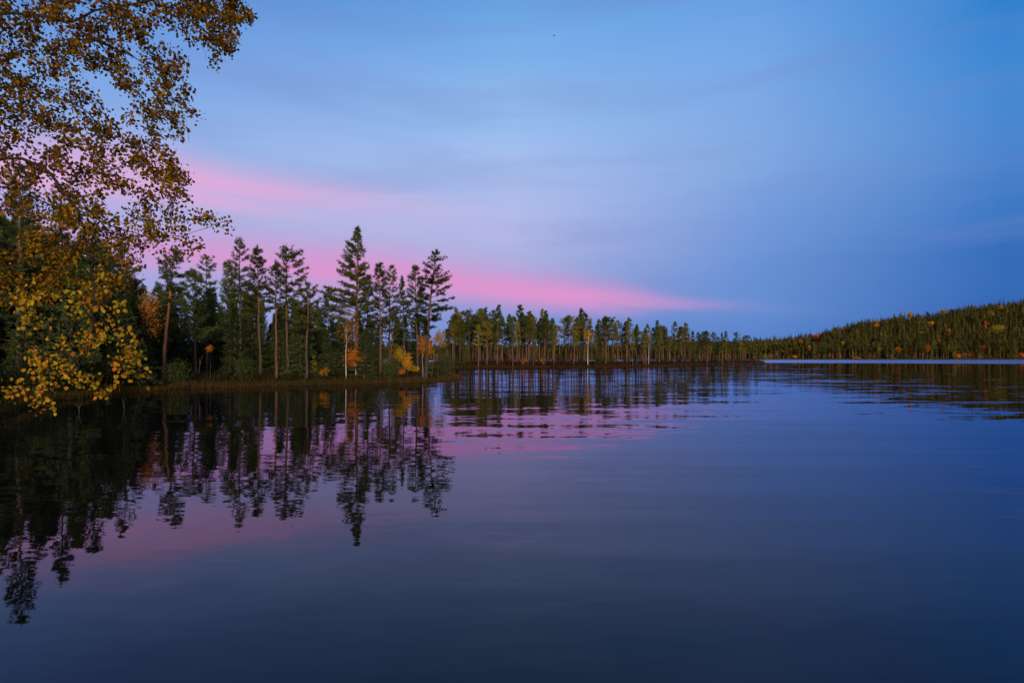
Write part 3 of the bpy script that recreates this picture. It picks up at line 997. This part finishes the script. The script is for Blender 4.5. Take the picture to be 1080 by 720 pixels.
# on the spit
put_leafy('shrub', 'bright orange shrub at the water line of the low spit', 'shrub', 552.5, 140.5, 377, 387, 3.6, 420, [ORA, YEL], [3, 1], 'bark_twig', 24, 24, 0.16, 0.04, 3, spit_z)
put_leafy('shrub', 'pale yellow shrub at the water line right of the orange one on the spit', 'shrub', 572, 141, 376, 385, 2.2, 421, [YEL, GOLD], [2, 2], 'bark_twig', 18, 20, 0.16, 0.04, 3, spit_z)
put_leafy('birch_tree', 'birch with a pale straight trunk and yellow leaves among the spit pines', 'birch', 620, 141.5, 346, 362, 5.5, 422, [GOLD, YEL, OLI], [3, 2, 3], clusters=40, per=22, size=0.2, r0=0.085, ground=spit_z)
put_leafy('birch_tree', 'birch with a pale trunk and hardly any leaves further out on the spit', 'birch', 684, 157, 350, 364, 4.5, 423, [OLI, GOLD, BRO], [3, 1, 2], clusters=26, per=12, size=0.2, r0=0.07, ground=spit_z)

# pale dead stems that catch the light
def dead(label, pts, r, bark='dead_wood'):
    mb = MB()
    base = np.array(pts[0][0])
    for path in pts:
        path = np.array(path) - base
        mb.tube(path, np.linspace(r, r * 0.3, len(path)), 5, tint=0.5)
    o = link_mesh('dead_branch', mb.mesh('dead_branch'), M[bark], smooth=True)
    o.location = base
    tag(o, label, 'dead branch')


dead('bare grey branch bending down to the right behind the leaning pine', [[at(455, 397.5, 55), at(457, 380, 55), at(459.5, 366, 55.2)], [at(457.5, 378, 55), at(462, 372, 55.3), at(467, 377, 55.6), at(470, 381, 55.7)], [at(458.5, 370, 55.1), at(462, 362, 55.4)]], 0.03, 'bark_grey')
dead('pale dead stem leaning among the dark trunks of the shore wood', [[at(209.5, 394, 46.5), at(211, 384, 46.5), at(213.5, 374, 46.6)], [at(211, 384, 46.5), at(210, 378, 46.4)]], 0.025, 'bark_grey')
dead('pale forked dead branch standing in the water below the yellow spray', [[at(131, 431, 25.5), at(130.5, 425, 25.5), at(133, 419, 25.6)], [at(130.7, 427, 25.5), at(129, 420, 25.3)]], 0.02, 'bark_grey')
dead('thin pale dead twig in the water at the dark far left bank', [[at(84, 437, 24), at(83, 430, 24), at(79, 424, 24.1)], [at(83, 431, 24), at(86, 424, 24)]], 0.014, 'bark_grey')

# ------------------------------------------------------------------ grass and undergrowth
def blades(name, n, spot, hlo, hhi, width, palette, weights, seed):
    rg = np.random.RandomState(seed)
    P = spot(n, rg)
    n = len(P)
    h = rg.uniform(hlo, hhi, (n, 1)) * np.clip(1.0 + 1.3 * smooth_noise(P[:, 0], P[:, 1], 2.3, seed), 0.35, 2.0)[:, None]
    tip = P + np.concatenate([rg.normal(0, 0.3, (n, 2)) * h, h], 1)
    a = rg.uniform(0, 6.28, n)
    side = np.stack([np.cos(a), np.sin(a), np.zeros(n)], 1) * width / 2
    v = np.stack([P - side, P + side, tip], 1).reshape(-1, 3)
    mb = MB()
    mb.add(v, tris=np.arange(n * 3).reshape(-1, 3), tint=np.repeat(leaf_tints(n, palette, weights, rg), 3, 0))
    return tag(link_mesh(name, mb.mesh(name), M['leaf_mixed']), kind='stuff')


def band_spots(poly, fun, box, lo, hi):
    def f(n, rg):
        out = []
        while sum(map(len, out)) < n:
            Q = np.stack([rg.uniform(box[0], box[1], 60000), rg.uniform(box[2], box[3], 60000)], 1)
            sd = poly_sdf(Q, poly)
            Q = Q[(sd > lo) & (sd < hi)]
            out.append(Q)
        Q = np.concatenate(out)[:n]
        z = fun(Q[:, 0], Q[:, 1])
        return np.concatenate([Q, z[:, None] - 0.03], 1)
    return f


SEDGE = [(0.07, 0.042, 0.016), (0.075, 0.065, 0.016), (0.05, 0.026, 0.012), (0.10, 0.065, 0.02)]
blades('sedge_grass', 24000, band_spots(SHORE_POLY, shore_fun, (-32, -3, 18, 70), -0.1, 1.2), 0.12, 0.42, 0.032, SEDGE, [3, 3, 2, 1], 61)
blades('heath_undergrowth', 26000, band_spots(SHORE_POLY, shore_fun, (-36, -4, 18, 85), 1.0, 14.0), 0.2, 0.65, 0.07, [(0.025, 0.03, 0.010), (0.035, 0.024, 0.011), (0.02, 0.018, 0.008)], [3, 2, 2], 62)
blades('spit_grass', 16000, band_spots(SPIT_POLY, spit_fun, (-20, 106, 135, 235), -0.1, 2.2), 0.15, 0.5, 0.09, [(0.09, 0.036, 0.015), (0.07, 0.045, 0.016), (0.05, 0.03, 0.012)], [3, 2, 2], 63)
blades('spit_undergrowth', 30000, band_spots(SPIT_POLY, spit_fun, (-20, 106, 135, 235), 1.0, 14.0), 0.6, 1.5, 0.16, [(0.03, 0.03, 0.011), (0.055, 0.032, 0.015), (0.028, 0.02, 0.010)], [2, 3, 2], 64)


# ------------------------------------------------------------------ the far hillside
def hz(x, y):
    return hill_h(np.asarray(x, float), np.asarray(y, float))


AUT = [  # (px, row of the crown's middle, crown half width, crown half height, metres from crown middle to ground, palette, label, pale trunk)
    (860, 356, 4.2, 4.5, 9, [RED, ORA], 'rust-red round birch against the green slope where the far hill starts to rise'),
    (888.5, 362.5, 1.6, 4.2, 9, [YEL, GOLD], 'thin lemon yellow birch in the middle of the lower far slope'),
    (854, 368, 1.9, 6.2, 7.5, [YEL, OLI], 'tall narrow yellow birch by the far water, below the rust-red one'),
    (833.5, 369, 1.8, 3.2, 7, [YEL, OLI], 'small yellow birch by the far water left of the tall narrow one'),
    (845, 361.5, 2.6, 3.2, 9, [BRO, ORA], 'dull orange birch between the rust-red one and the far water'),
    (838, 376, 2.8, 1.7, 2.2, [ORA, RED], 'low orange bush on the far waterline near the end of the spit'),
    (824, 370.5, 2.4, 1.9, 6.5, [ORA, YEL], 'pale orange birch on the far shore just past the spit tip'),
    (892, 347, 4.8, 2.6, 9, [GOLD, OLI], 'wide olive-yellow birch crown near the top of the rising slope'),
    (924, 343.5, 2.6, 3.2, 9, [YEL, GOLD], 'yellow birch below an olive patch on the upper slope'),
    (924, 339.5, 4.2, 1.8, 10, [OLI, GOLD], 'broad olive birch on the upper slope above a yellow one'),
    (903, 377, 5.0, 1.3, 1.8, [RED, BRO], 'long low red-brown bush on the far waterline'),
    (919, 367.5, 1.5, 3.0, 7, [GOLD, YEL], 'slim golden birch low on the far slope'),
    (948, 368.5, 3.6, 2.9, 7.5, [ORA, GOLD], 'orange birch with flat crown on a white stem at the far waterline'),
    (978.5, 368.5, 2.7, 4.4, 7.5, [RED, ORA], 'red-orange birch on a thick white stem at the far waterline'),
    (991, 362.5, 1.7, 5.6, 10, [ORA, GOLD], 'tall slender orange birch on a white stem at the far waterline'),
    (1001, 350, 1.8, 3.9, 10, [ORA, BRO], 'slender orange birch halfway up the far slope'),
    (1010, 374.5, 2.2, 2.7, 3, [ORA, RED], 'small vivid orange bush by the far water'),
    (1024, 373.5, 3.2, 2.6, 3.2, [BRO, ORA], 'brownish bush by the far water right of the vivid orange one'),
    (1038, 366.5, 2.4, 3.6, 8, [ORA, RED], 'orange-red birch on a tall white stem near the right end of the far shore'),
    (1040, 341, 2.2, 3.6, 9, [RED, BRO], 'dull red birch on the upper slope left of the big yellow-green crown'),
    (1052, 347, 6.8, 5.6, 9, [(0.30, 0.27, 0.02), OLI], 'big yellow-green crown, the largest bright tree on the far slope'),
    (1055.5, 324.5, 2.7, 2.7, 9, [YEL, YEL], 'small bright yellow birch just below the crest of the far hill'),
    (1046, 330.5, 2.8, 3.0, 9, [OLI, GOLD], 'olive-yellow birch below the crest, left of the small bright yellow one'),
    (982, 341, 3.0, 2.5, 9, [YEL, GOLD], 'bright yellow birch on the middle of the far slope under an olive one'),
    (995, 328.5, 4.0, 3.0, 9, [OLI, GOLD], 'wide olive-yellow birch high on the far slope'),
    (959.5, 332, 2.6, 4.4, 9, [GOLD, OLI], 'golden-topped birch near the crest in the middle of the far hill'),
    (972, 350.5, 2.2, 2.2, 9, [OLI, OLI], 'small olive birch in the middle of the far slope'),
    (960, 371, 2.6, 3.2, 5, [GOLD, OLI], 'dull gold birch by the far water right of the flat-crowned one'),
    (1077, 373.5, 2.8, 2.6, 3, [RED, ORA], 'red bush at the right-hand end of the far waterline'),
    (1051, 373, 3.0, 3.2, 4, [OLI, GRN], 'olive bush by the far water below the big yellow-green crown'),
]
autumn_at = []
for k, (px, py, hw, hh, drop_, pal, label) in enumerate(AUT):
    best = None
    for d in np.arange(FAR_D + 4, 912, 1.0):
        x, y = g2(px, d)
        row = HY - (float(hz(x, y)) + drop_ - CAMZ) / d * F
        e = abs(row - py)
        if best is None or e < best[0]:
            best = (e, x, y, d)
    _, x, y, d = best
    zg = float(hz(x, y))
    zc = CAMZ + (HY - py) / F * d - zg
    rx, rz_ = hw / F * d, hh / F * d
    zc = max(zc, rz_ * 0.8)
    low_bush = drop_ < 4.5
    ms = broadleaf(500 + k, max(zc + rz_ * 0.8, 1.5), (0, 0, zc), (rx, rx, rz_), int(26 + rx * rz_ * 2.2), 22, 0.75, [tuple(min(0.8, 1.4 * q) for q in c) for c in pal], [3, 2], r0=0.22 if not low_bush else 0.1, spread=0.22 * min(rx, rz_), stems=1 if not low_bush else 3, name='far_birch')
    plant('shrub' if low_bush else 'birch_tree', label, 'shrub' if low_bush else 'birch', (x, y, zg), ms, (M['bark_birch'] if not low_bush else M['bark_twig'], M['leaf_mixed']), 'autumn-coloured trees of the far hill')
    autumn_at.append((x, y, hw / F * d, py + hh * 0.7))
autumn_at = np.array(autumn_at)


def hides_autumn(x, y, height=15.0):
    """True where a conifer would stand right in front of one of the bright birches."""
    ax = autumn_at[:, 0] * (y / autumn_at[:, 1])
    top = HY - (float(hz(x, y)) + height - CAMZ) / y * F
    close = (np.abs(x - autumn_at[:, 0]) < 2.0) & (np.abs(y - autumn_at[:, 1]) < 2.0)
    return bool(np.any(close | ((np.abs(x - ax) < autumn_at[:, 2] + 1.2) & (y < autumn_at[:, 1] + 2) & (top < autumn_at[:, 3]))))


def far_conifer(H, R, cb, levels, per, rg, pine):
    """Small conifer of drooping (spruce) or tiered (pine) sprays, about a hundred faces."""
    V, T = [], []
    for k in range(levels):
        u = k / (levels - 1)
        z = H * (cb + (1 - cb) * u)
        L = R * ((1 - u) ** 0.8 + 0.06) if not pine else R * (0.5 + math.sin(min(1, u * 1.15) * 2.6) * 0.6) * (1 - u ** 4 * 0.8)
        for q in range(per):
            a = q * 6.283 / per + rg.rand() * 1.2
            l = L * rg.uniform(0.6, 1.2)
            c, s = math.cos(a), math.sin(a)
            zz = z + rg.uniform(-0.5, 0.5) * H * (1 - cb) / levels
            wdt = 0.42 * l + 0.12
            dr = (-0.62 if not pine else -0.22) * l
            V += [(0, 0, zz + 0.10 * l + 0.3), (c * l * 0.7 - s * wdt, s * l * 0.7 + c * wdt, zz + dr * 0.7), (c * l, s * l, zz + dr), (c * l * 0.7 + s * wdt, s * l * 0.7 - c * wdt, zz + dr * 0.7)]
            T += [np.clip(rg.normal(0.45, 0.2), 0, 1)] * 4
    V += [(-0.25, 0, H * 0.93), (0.25, 0, H * 0.93), (0, 0.05, H * 1.05), (0, 0.25, H * 0.93)]
    T += [0.4] * 4
    return np.array(V), np.array(T)


frg = np.random.RandomState(77)
LIB = [far_conifer(1.0 * 17, 3.3 * f, 0.14, 9, 7, frg, False) for f in (0.8, 1.0, 1.2)] + [far_conifer(15, 2.9 * f, 0.50, 6, 7, frg, True) for f in (0.9, 1.15)]
# front row on the far shore: single pines and spruces
FAR_SRC = []
for k, (V, T) in enumerate(LIB):
    tr, cr = MB(), MB()
    H = V[:, 2].max()
    tr.tube(np.array([(0, 0, -0.8), (0.05, 0, H * 0.5), (0, 0, H * 0.95)]), [0.24, 0.17, 0.03], 5, tint=np.array([0.3, 0.9, 1.0]))
    cr.add(V, quads=np.arange(len(V)).reshape(-1, 4), tint=T)
    pine = k >= 3
    FAR_SRC.append(plant('pine_tree' if pine else 'spruce_tree', 'x', 'pine' if pine else 'spruce', (0, 0, -50), (tr.mesh('far_trunk'), cr.mesh('far_crown')), (M['bark_red'] if pine else M['bark_pine'], M['needle_olive'] if pine else M['needle_dark'])))
row = []
pxx = 786.0
while pxx < 1084:
    d = FAR_D + rng.uniform(4, 16)
    x, y = g2(pxx, d)
    pxx += rng.uniform(3.5, 7.0)
    if hides_autumn(x, y):
        continue
    pine = rng.random() < 0.6
    k = rng.choice([3, 4]) if pine else rng.choice([0, 1, 2])
    s = rng.uniform(0.75, 1.05)
    nd = M[rng.choice(['needle_olive', 'needle_dark', 'needle_green'])] if pine else M[rng.choice(['needle_dark', 'needle_spruce', 'needle_olive'])]
    copy_tree(FAR_SRC[k], (x, y, float(hz(x, y))), rng.uniform(0, 6.28), s,
              'pine with a bare brown trunk in the waterside row under the far hill' if pine else 'spruce in the waterside row under the far hill',
              'waterside pines of the far shore' if pine else 'waterside spruces of the far shore', (None, nd))
drop(FAR_SRC)

# the wood on the hill and along the far shore, one mass
crown_dark, crown_olive, crown_gold, stems_mb = MB(), MB(), MB(), MB()
n_trees = 0
for gx in np.arange(-760, 1080, 5.4):
    for gy in np.concatenate([np.arange(FAR_D + 3, FAR_D + 40, 5.5), np.arange(FAR_D + 40, 960, 7.5)]):
        x, y = gx + frg.uniform(-2.2, 2.2), gy + frg.uniform(-2.5, 2.5)
        px = 540 + F * x / y
        if px < -120 or px > 1250:
            continue
        if px < 700 and y > FAR_D + 125:
            continue
        if gy < FAR_D + 12 and 784 < px < 1086 and frg.rand() < 0.7:
            continue
        pine_share = 0.8 if px < 790 else 0.65 if y < FAR_D + 75 else 0.25
        k = frg.randint(3, 5) if frg.rand() < pine_share else frg.randint(0, 3)
        V, T = LIB[k]
        low = 0.9 if px < 760 else 1.0
        s = (frg.uniform(0.65, 1.15) + 0.35 * frg.rand() ** 4) * low
        while hides_autumn(x, y, V[:, 2].max() * s) and s > 0.35:
            s -= 0.08
        if s <= 0.35:
            continue
        a = frg.rand() * 6.28
        rot = np.array([[math.cos(a), -math.sin(a), 0], [math.sin(a), math.cos(a), 0], [0, 0, 1]])
        z = float(hz(x, y))
        W = (V * np.array([s, s, s])) @ rot.T + np.array([x, y, z])
        pick = frg.rand()
        tgt = crown_gold if pick < 0.09 else crown_olive if pick < 0.47 else crown_dark
        tgt.add(W, quads=np.arange(len(V)).reshape(-1, 4), tint=np.clip(T + frg.normal(0, 0.2), 0, 1))
        if y < FAR_D + 120:
            H = V[:, 2].max() * s
            stems_mb.tube(np.array([(x, y, z - 0.5), (x, y, z + H * 0.9)]), [0.30, 0.08], 4, tint=frg.uniform(0.3, 1.0))
        n_trees += 1
froot = empty('far_forest', (0, 700, 0))
tag(froot, kind='stuff')
for nm, mbx, mt in (('dark_crowns', crown_dark, 'needle_hill'), ('olive_crowns', crown_olive, 'needle_olive'), ('golden_crowns', crown_gold, 'needle_yellow'), ('trunks', stems_mb, 'bark_red')):
    o = link_mesh(nm, mbx.mesh(nm), M[mt], froot)
    o['kind'] = 'stuff'
    o.location = (0, -700, 0)
print('far trees', n_trees)


# ------------------------------------------------------------------ the birch that overhangs the water at the left
def build_birch():
    rg = np.random.RandomState(909)
    foot = np.array([-8.9, 8.3, 0.0])
    foot[2] = shore_z(foot[0], foot[1])
    nodes, parent, = [], []

    def grow(path, link_to=None, step=0.14):
        """Adds a polyline of world points as nodes; returns the node indices."""
        path = np.array(path)
        seg = np.linalg.norm(np.diff(path, axis=0), axis=1)
        s = np.concatenate([[0], np.cumsum(seg)])
        m = max(2, int(s[-1] / step) + 1)
        q = np.linspace(0, s[-1], m)
        pts = np.stack([np.interp(q, s, path[:, k]) for k in range(3)], 1)
        ids = []
        prev = link_to
        for i, p in enumerate(pts):
            if i == 0 and link_to is not None:
                continue
            if link_to is not None or i > 0:
                jit = rg.normal(0, 0.012, 3)
                p = p + jit
            nodes.append(p)
            parent.append(prev if prev is not None else -1)
            prev = len(nodes) - 1
            ids.append(prev)
        return ids

    def near(p):
        return int(np.argmin(((np.array(nodes) - p) ** 2).sum(1)))

    grow([foot + np.array([0, 0, -0.3]), foot + np.array([0.05, 0, 2]), foot + np.array([0.25, -0.1, 5]), foot + np.array([0.2, 0.1, 8.5]), foot + np.array([0.5, 0, 12.5])], step=0.3)
    limbs = [
        [at(-40, 40, 8.2), at(0, 14, 8.2), at(40, 16, 8.1), at(70, 24, 8.1), at(108, 46, 8.0), at(125, 78, 7.9), at(144, 116, 7.9)],
        [at(-40, 205, 8.1), at(0, 166, 8.0), at(42, 172, 7.9), at(64, 198, 7.8), at(82, 222, 7.7)],
        [at(82, 222, 7.7), at(94, 262, 7.2), at(100, 310, 6.6), at(98, 350, 6.2), at(82, 395, 5.8)],
        [at(82, 222, 7.7), at(135, 246, 7.5), at(190, 250, 7.4), at(240, 234, 7.4)],
        [at(64, 198, 7.8), at(110, 180, 7.6), at(160, 168, 7.7), at(198, 182, 7.8)],
        [at(70, 24, 8.1), at(120, 6, 8.3), at(190, -4, 8.4), at(255, 22, 8.4)],
        [at(190, -4, 8.4), at(212, 30, 8.2), at(216, 66, 8.1)],
        [at(108, 46, 8.0), at(160, 70, 7.9), at(190, 105, 7.8), at(200, 150, 7.8)],
        [at(-40, 300, 6.9), at(10, 318, 6.6), at(45, 355, 6.2), at(42, 420, 5.9)],
        [at(98, 320, 6.5), at(125, 360, 6.0), at(150, 392, 5.8), at(168, 403, 5.7)],
        [at(-40, 100, 8.4), at(20, 90, 8.3), at(80, 110, 8.1), at(130, 150, 8.0)],
        [at(-40, -40, 8.6), at(60, -50, 8.6), at(160, -50, 8.6)],
    ]
    limb_start = len(nodes)
    for limb in limbs:
        i = near(limb[0])
        st = nodes[i]
        grow([st] + limb, link_to=i)
    # where the twigs want to go
    polyA = [(-110, -70), (250, -60), (262, 0), (270, 26), (252, 40), (248, 60), (222, 72), (214, 52), (200, 58), (186, 72), (202, 98), (204, 125), (198, 152), (186, 165),
             (206, 180), (194, 200), (206, 222), (236, 230), (243, 238), (216, 246), (232, 270), (212, 262), (186, 270), (160, 284), (132, 292), (112, 318), (40, 318), (-110, 330)]
    holes = [[(96, 78), (112, 70), (126, 96), (148, 112), (142, 126), (112, 122)], [(28, 52), (44, 48), (46, 62), (30, 66)], [(150, 32), (168, 24), (176, 44), (160, 52)],
             [(0, 168), (18, 172), (20, 192), (0, 190)], [(138, 196), (150, 190), (160, 206), (146, 212)], [(128, 258), (150, 262), (150, 276), (134, 276)], [(180, 232), (200, 236), (196, 244), (178, 242)]]
    polyB = [(20, 300), (110, 290), (128, 312), (134, 345), (146, 366), (146, 380), (168, 402), (150, 404), (128, 394), (122, 412), (118, 428), (106, 426), (98, 404), (82, 404), (78, 415), (64, 400), (52, 432), (36, 434), (12, 412),
             (14, 380), (30, 370), (8, 350)]
    targets = []
    for poly, n, dlo, dhi, hl, zone in ((polyA, 980, 7.0, 9.4, holes, 0), ([(188, -50), (258, -30), (268, 8), (271, 28), (250, 44), (246, 60), (224, 74), (214, 50), (196, 30)], 42, 7.6, 8.8, [], 0), (polyB, 78, 5.5, 6.8, [[(20, 385), (34, 384), (40, 398), (24, 402)], [(62, 372), (88, 376), (90, 392), (66, 390)], [(10, 345), (28, 350), (28, 368), (12, 366)], [(100, 396), (112, 392), (112, 402), (102, 404)]], 1)):
        poly = np.array(poly, float)
        lo, hi = poly.min(0), poly.max(0)
        cnt = 0
        while cnt < n:
            Q = rg.uniform(lo, hi, (400, 2))
            ok = poly_sdf(Q, poly) > 0
            for h in hl:
                ok &= ~(poly_sdf(Q, h) > 0)
            for q in Q[ok][:n - cnt]:
                targets.append((at(q[0], q[1], rg.uniform(dlo, dhi)), zone))
                cnt += 1
    T = np.array([t[0] for t in targets])
    Z = np.array([t[1] for t in targets])
    N0 = np.array(nodes)
    best = ((T[:, None, :] - N0[None]) ** 2).sum(-1)
    dist, arg = np.sqrt(best.min(1)), best.argmin(1)
    todo = set(range(len(T)))
    leaf_pts, leaf_zone = [], []
    limb_n = len(nodes)
    while todo:
        i = min(todo, key=lambda k: dist[k])
        todo.remove(i)
        s, e = nodes[arg[i]], T[i]
        mid = (s + e) / 2 + np.array([0, 0, 0.10 * dist[i]]) + rg.normal(0, 0.04, 3)
        n0 = len(nodes)
        ids = grow([s, mid, e], link_to=int(arg[i]), step=0.11)
        new = np.array(nodes[n0:])
        if len(new) == 0:
            continue
        for k in todo:
            dd = np.sqrt(((new - T[k]) ** 2).sum(1))
            j = int(dd.argmin())
            if dd[j] < dist[k]:
                dist[k], arg[k] = dd[j], n0 + j
        # leaves along the last part of the twig, on short stalks, and on side twiglets
        m = 37 if Z[i] == 0 else 16
        tail = new[-min(len(new), 5):]
        ii = rg.randint(0, len(tail), m)
        leaf_pts.append(tail[ii] + rg.normal(0, 0.052 if Z[i] == 0 else 0.040, (m, 3)))
        leaf_zone.append(np.full(m, Z[i]))
    # pipe-model radii
    nn = len(nodes)
    cnt = np.zeros(nn)
    for i in range(nn - 1, -1, -1):
        if cnt[i] == 0:
            cnt[i] = 1
        if parent[i] >= 0:
            cnt[parent[i]] += cnt[i]
    rad = 0.0021 * np.sqrt(cnt)
    rad = np.minimum(rad, 0.13)
    rad[limb_start:] = np.minimum(rad[limb_start:], 0.045)
    tr = MB()
    nodes_a = np.array(nodes)
    kids = {}
    for i, p in enumerate(parent):
        kids.setdefault(p, []).append(i)
    stack = [(-1, 0)]
    while stack:
        p, i = stack.pop()
        chain = [p, i] if p >= 0 else [i]
        while True:
            ks = kids.get(chain[-1], [])
            if not ks:
                break
            ks = sorted(ks, key=lambda k: -cnt[k])
            for k in ks[1:]:
                stack.append((chain[-1], k))
            chain.append(ks[0])
        if len(chain) < 2:
            continue
        r = rad[chain].copy()
        if p >= 0:
            r[0] = min(r[0], r[1] * 1.3)
        white = np.clip((r - 0.05) / 0.05, 0, 1)
        tr.tube(nodes_a[chain], r, 8 if r.max() > 0.05 else (5 if r.max() > 0.015 else 3), tint=1 - white)
    L = np.concatenate(leaf_pts)
    ZL = np.concatenate(leaf_zone)
    cr = MB()
    hi = L[:, 2]
    up = ZL == 0
    # bronze top, yellow below; the top's backlit darkness is put into the colour too
    bronze = up & (hi > 4.4 + rg.normal(0, 0.5, len(L)))
    middle = up & ~bronze
    for sel, pal, wts in ((bronze, [BRO, GOLD, OLI, (0.16, 0.06, 0.012)], [5, 2.2, 3, 1.6]), (middle, [BRO, GOLD, (0.24, 0.20, 0.02), GRN, ORA], [3, 3.5, 4, 1.5, 0.6]), (~up, [YEL, GOLD, ORA, (0.34, 0.30, 0.03), GRN], [6, 2.5, 1.8, 3.5, 0.8])):
        if sel.any():
            add_leaves(cr, L[sel], 0.046 if pal[0] is YEL else 0.051, rg, leaf_tints(int(sel.sum()), pal, wts, rg) * (0.72 if pal[0] is YEL else 0.58), hang=0.45, shaped=True)
    root = empty('birch_tree', tuple(foot))
    tag(root, 'large autumn birch reaching over the water from the near left bank', 'birch')
    t_ = link_mesh('trunk', tr.mesh('near_birch_trunk'), M['bark_twig'], root, smooth=True)
    c_ = link_mesh('crown', cr.mesh('near_birch_crown'), M['leaf_mixed'], root)
    for o in (t_, c_):
        o.location = -foot
    print('birch leaves', len(L), 'nodes', nn)


build_birch()


# ------------------------------------------------------------------ the bird
def bird():
    p = at(584.5, 38, 120)
    mb = MB()
    mb.tube(np.array([(-0.20, 0, 0), (-0.12, 0, 0.02), (0.0, 0, 0.02), (0.12, 0, 0.01), (0.2, 0, 0.03), (0.25, 0, 0.03)]), [0.01, 0.04, 0.06, 0.05, 0.035, 0.008], 8)
    for s in (-1, 1):
        mb.add([(0.08, 0.03 * s, 0.03), (-0.08, 0.03 * s, 0.03), (-0.06, 0.22 * s, 0.12), (0.06, 0.24 * s, 0.13), (-0.10, 0.46 * s, 0.08)], quads=[[0, 1, 2, 3]], tris=[[3, 2, 4]])
    o = link_mesh('bird', mb.mesh('bird'), M['bark_twig'])
    o.location = p
    o.rotation_euler = (0, 0, 0.7)
    tag(o, 'tiny dark bird flying high above the lake', 'bird')


bird()
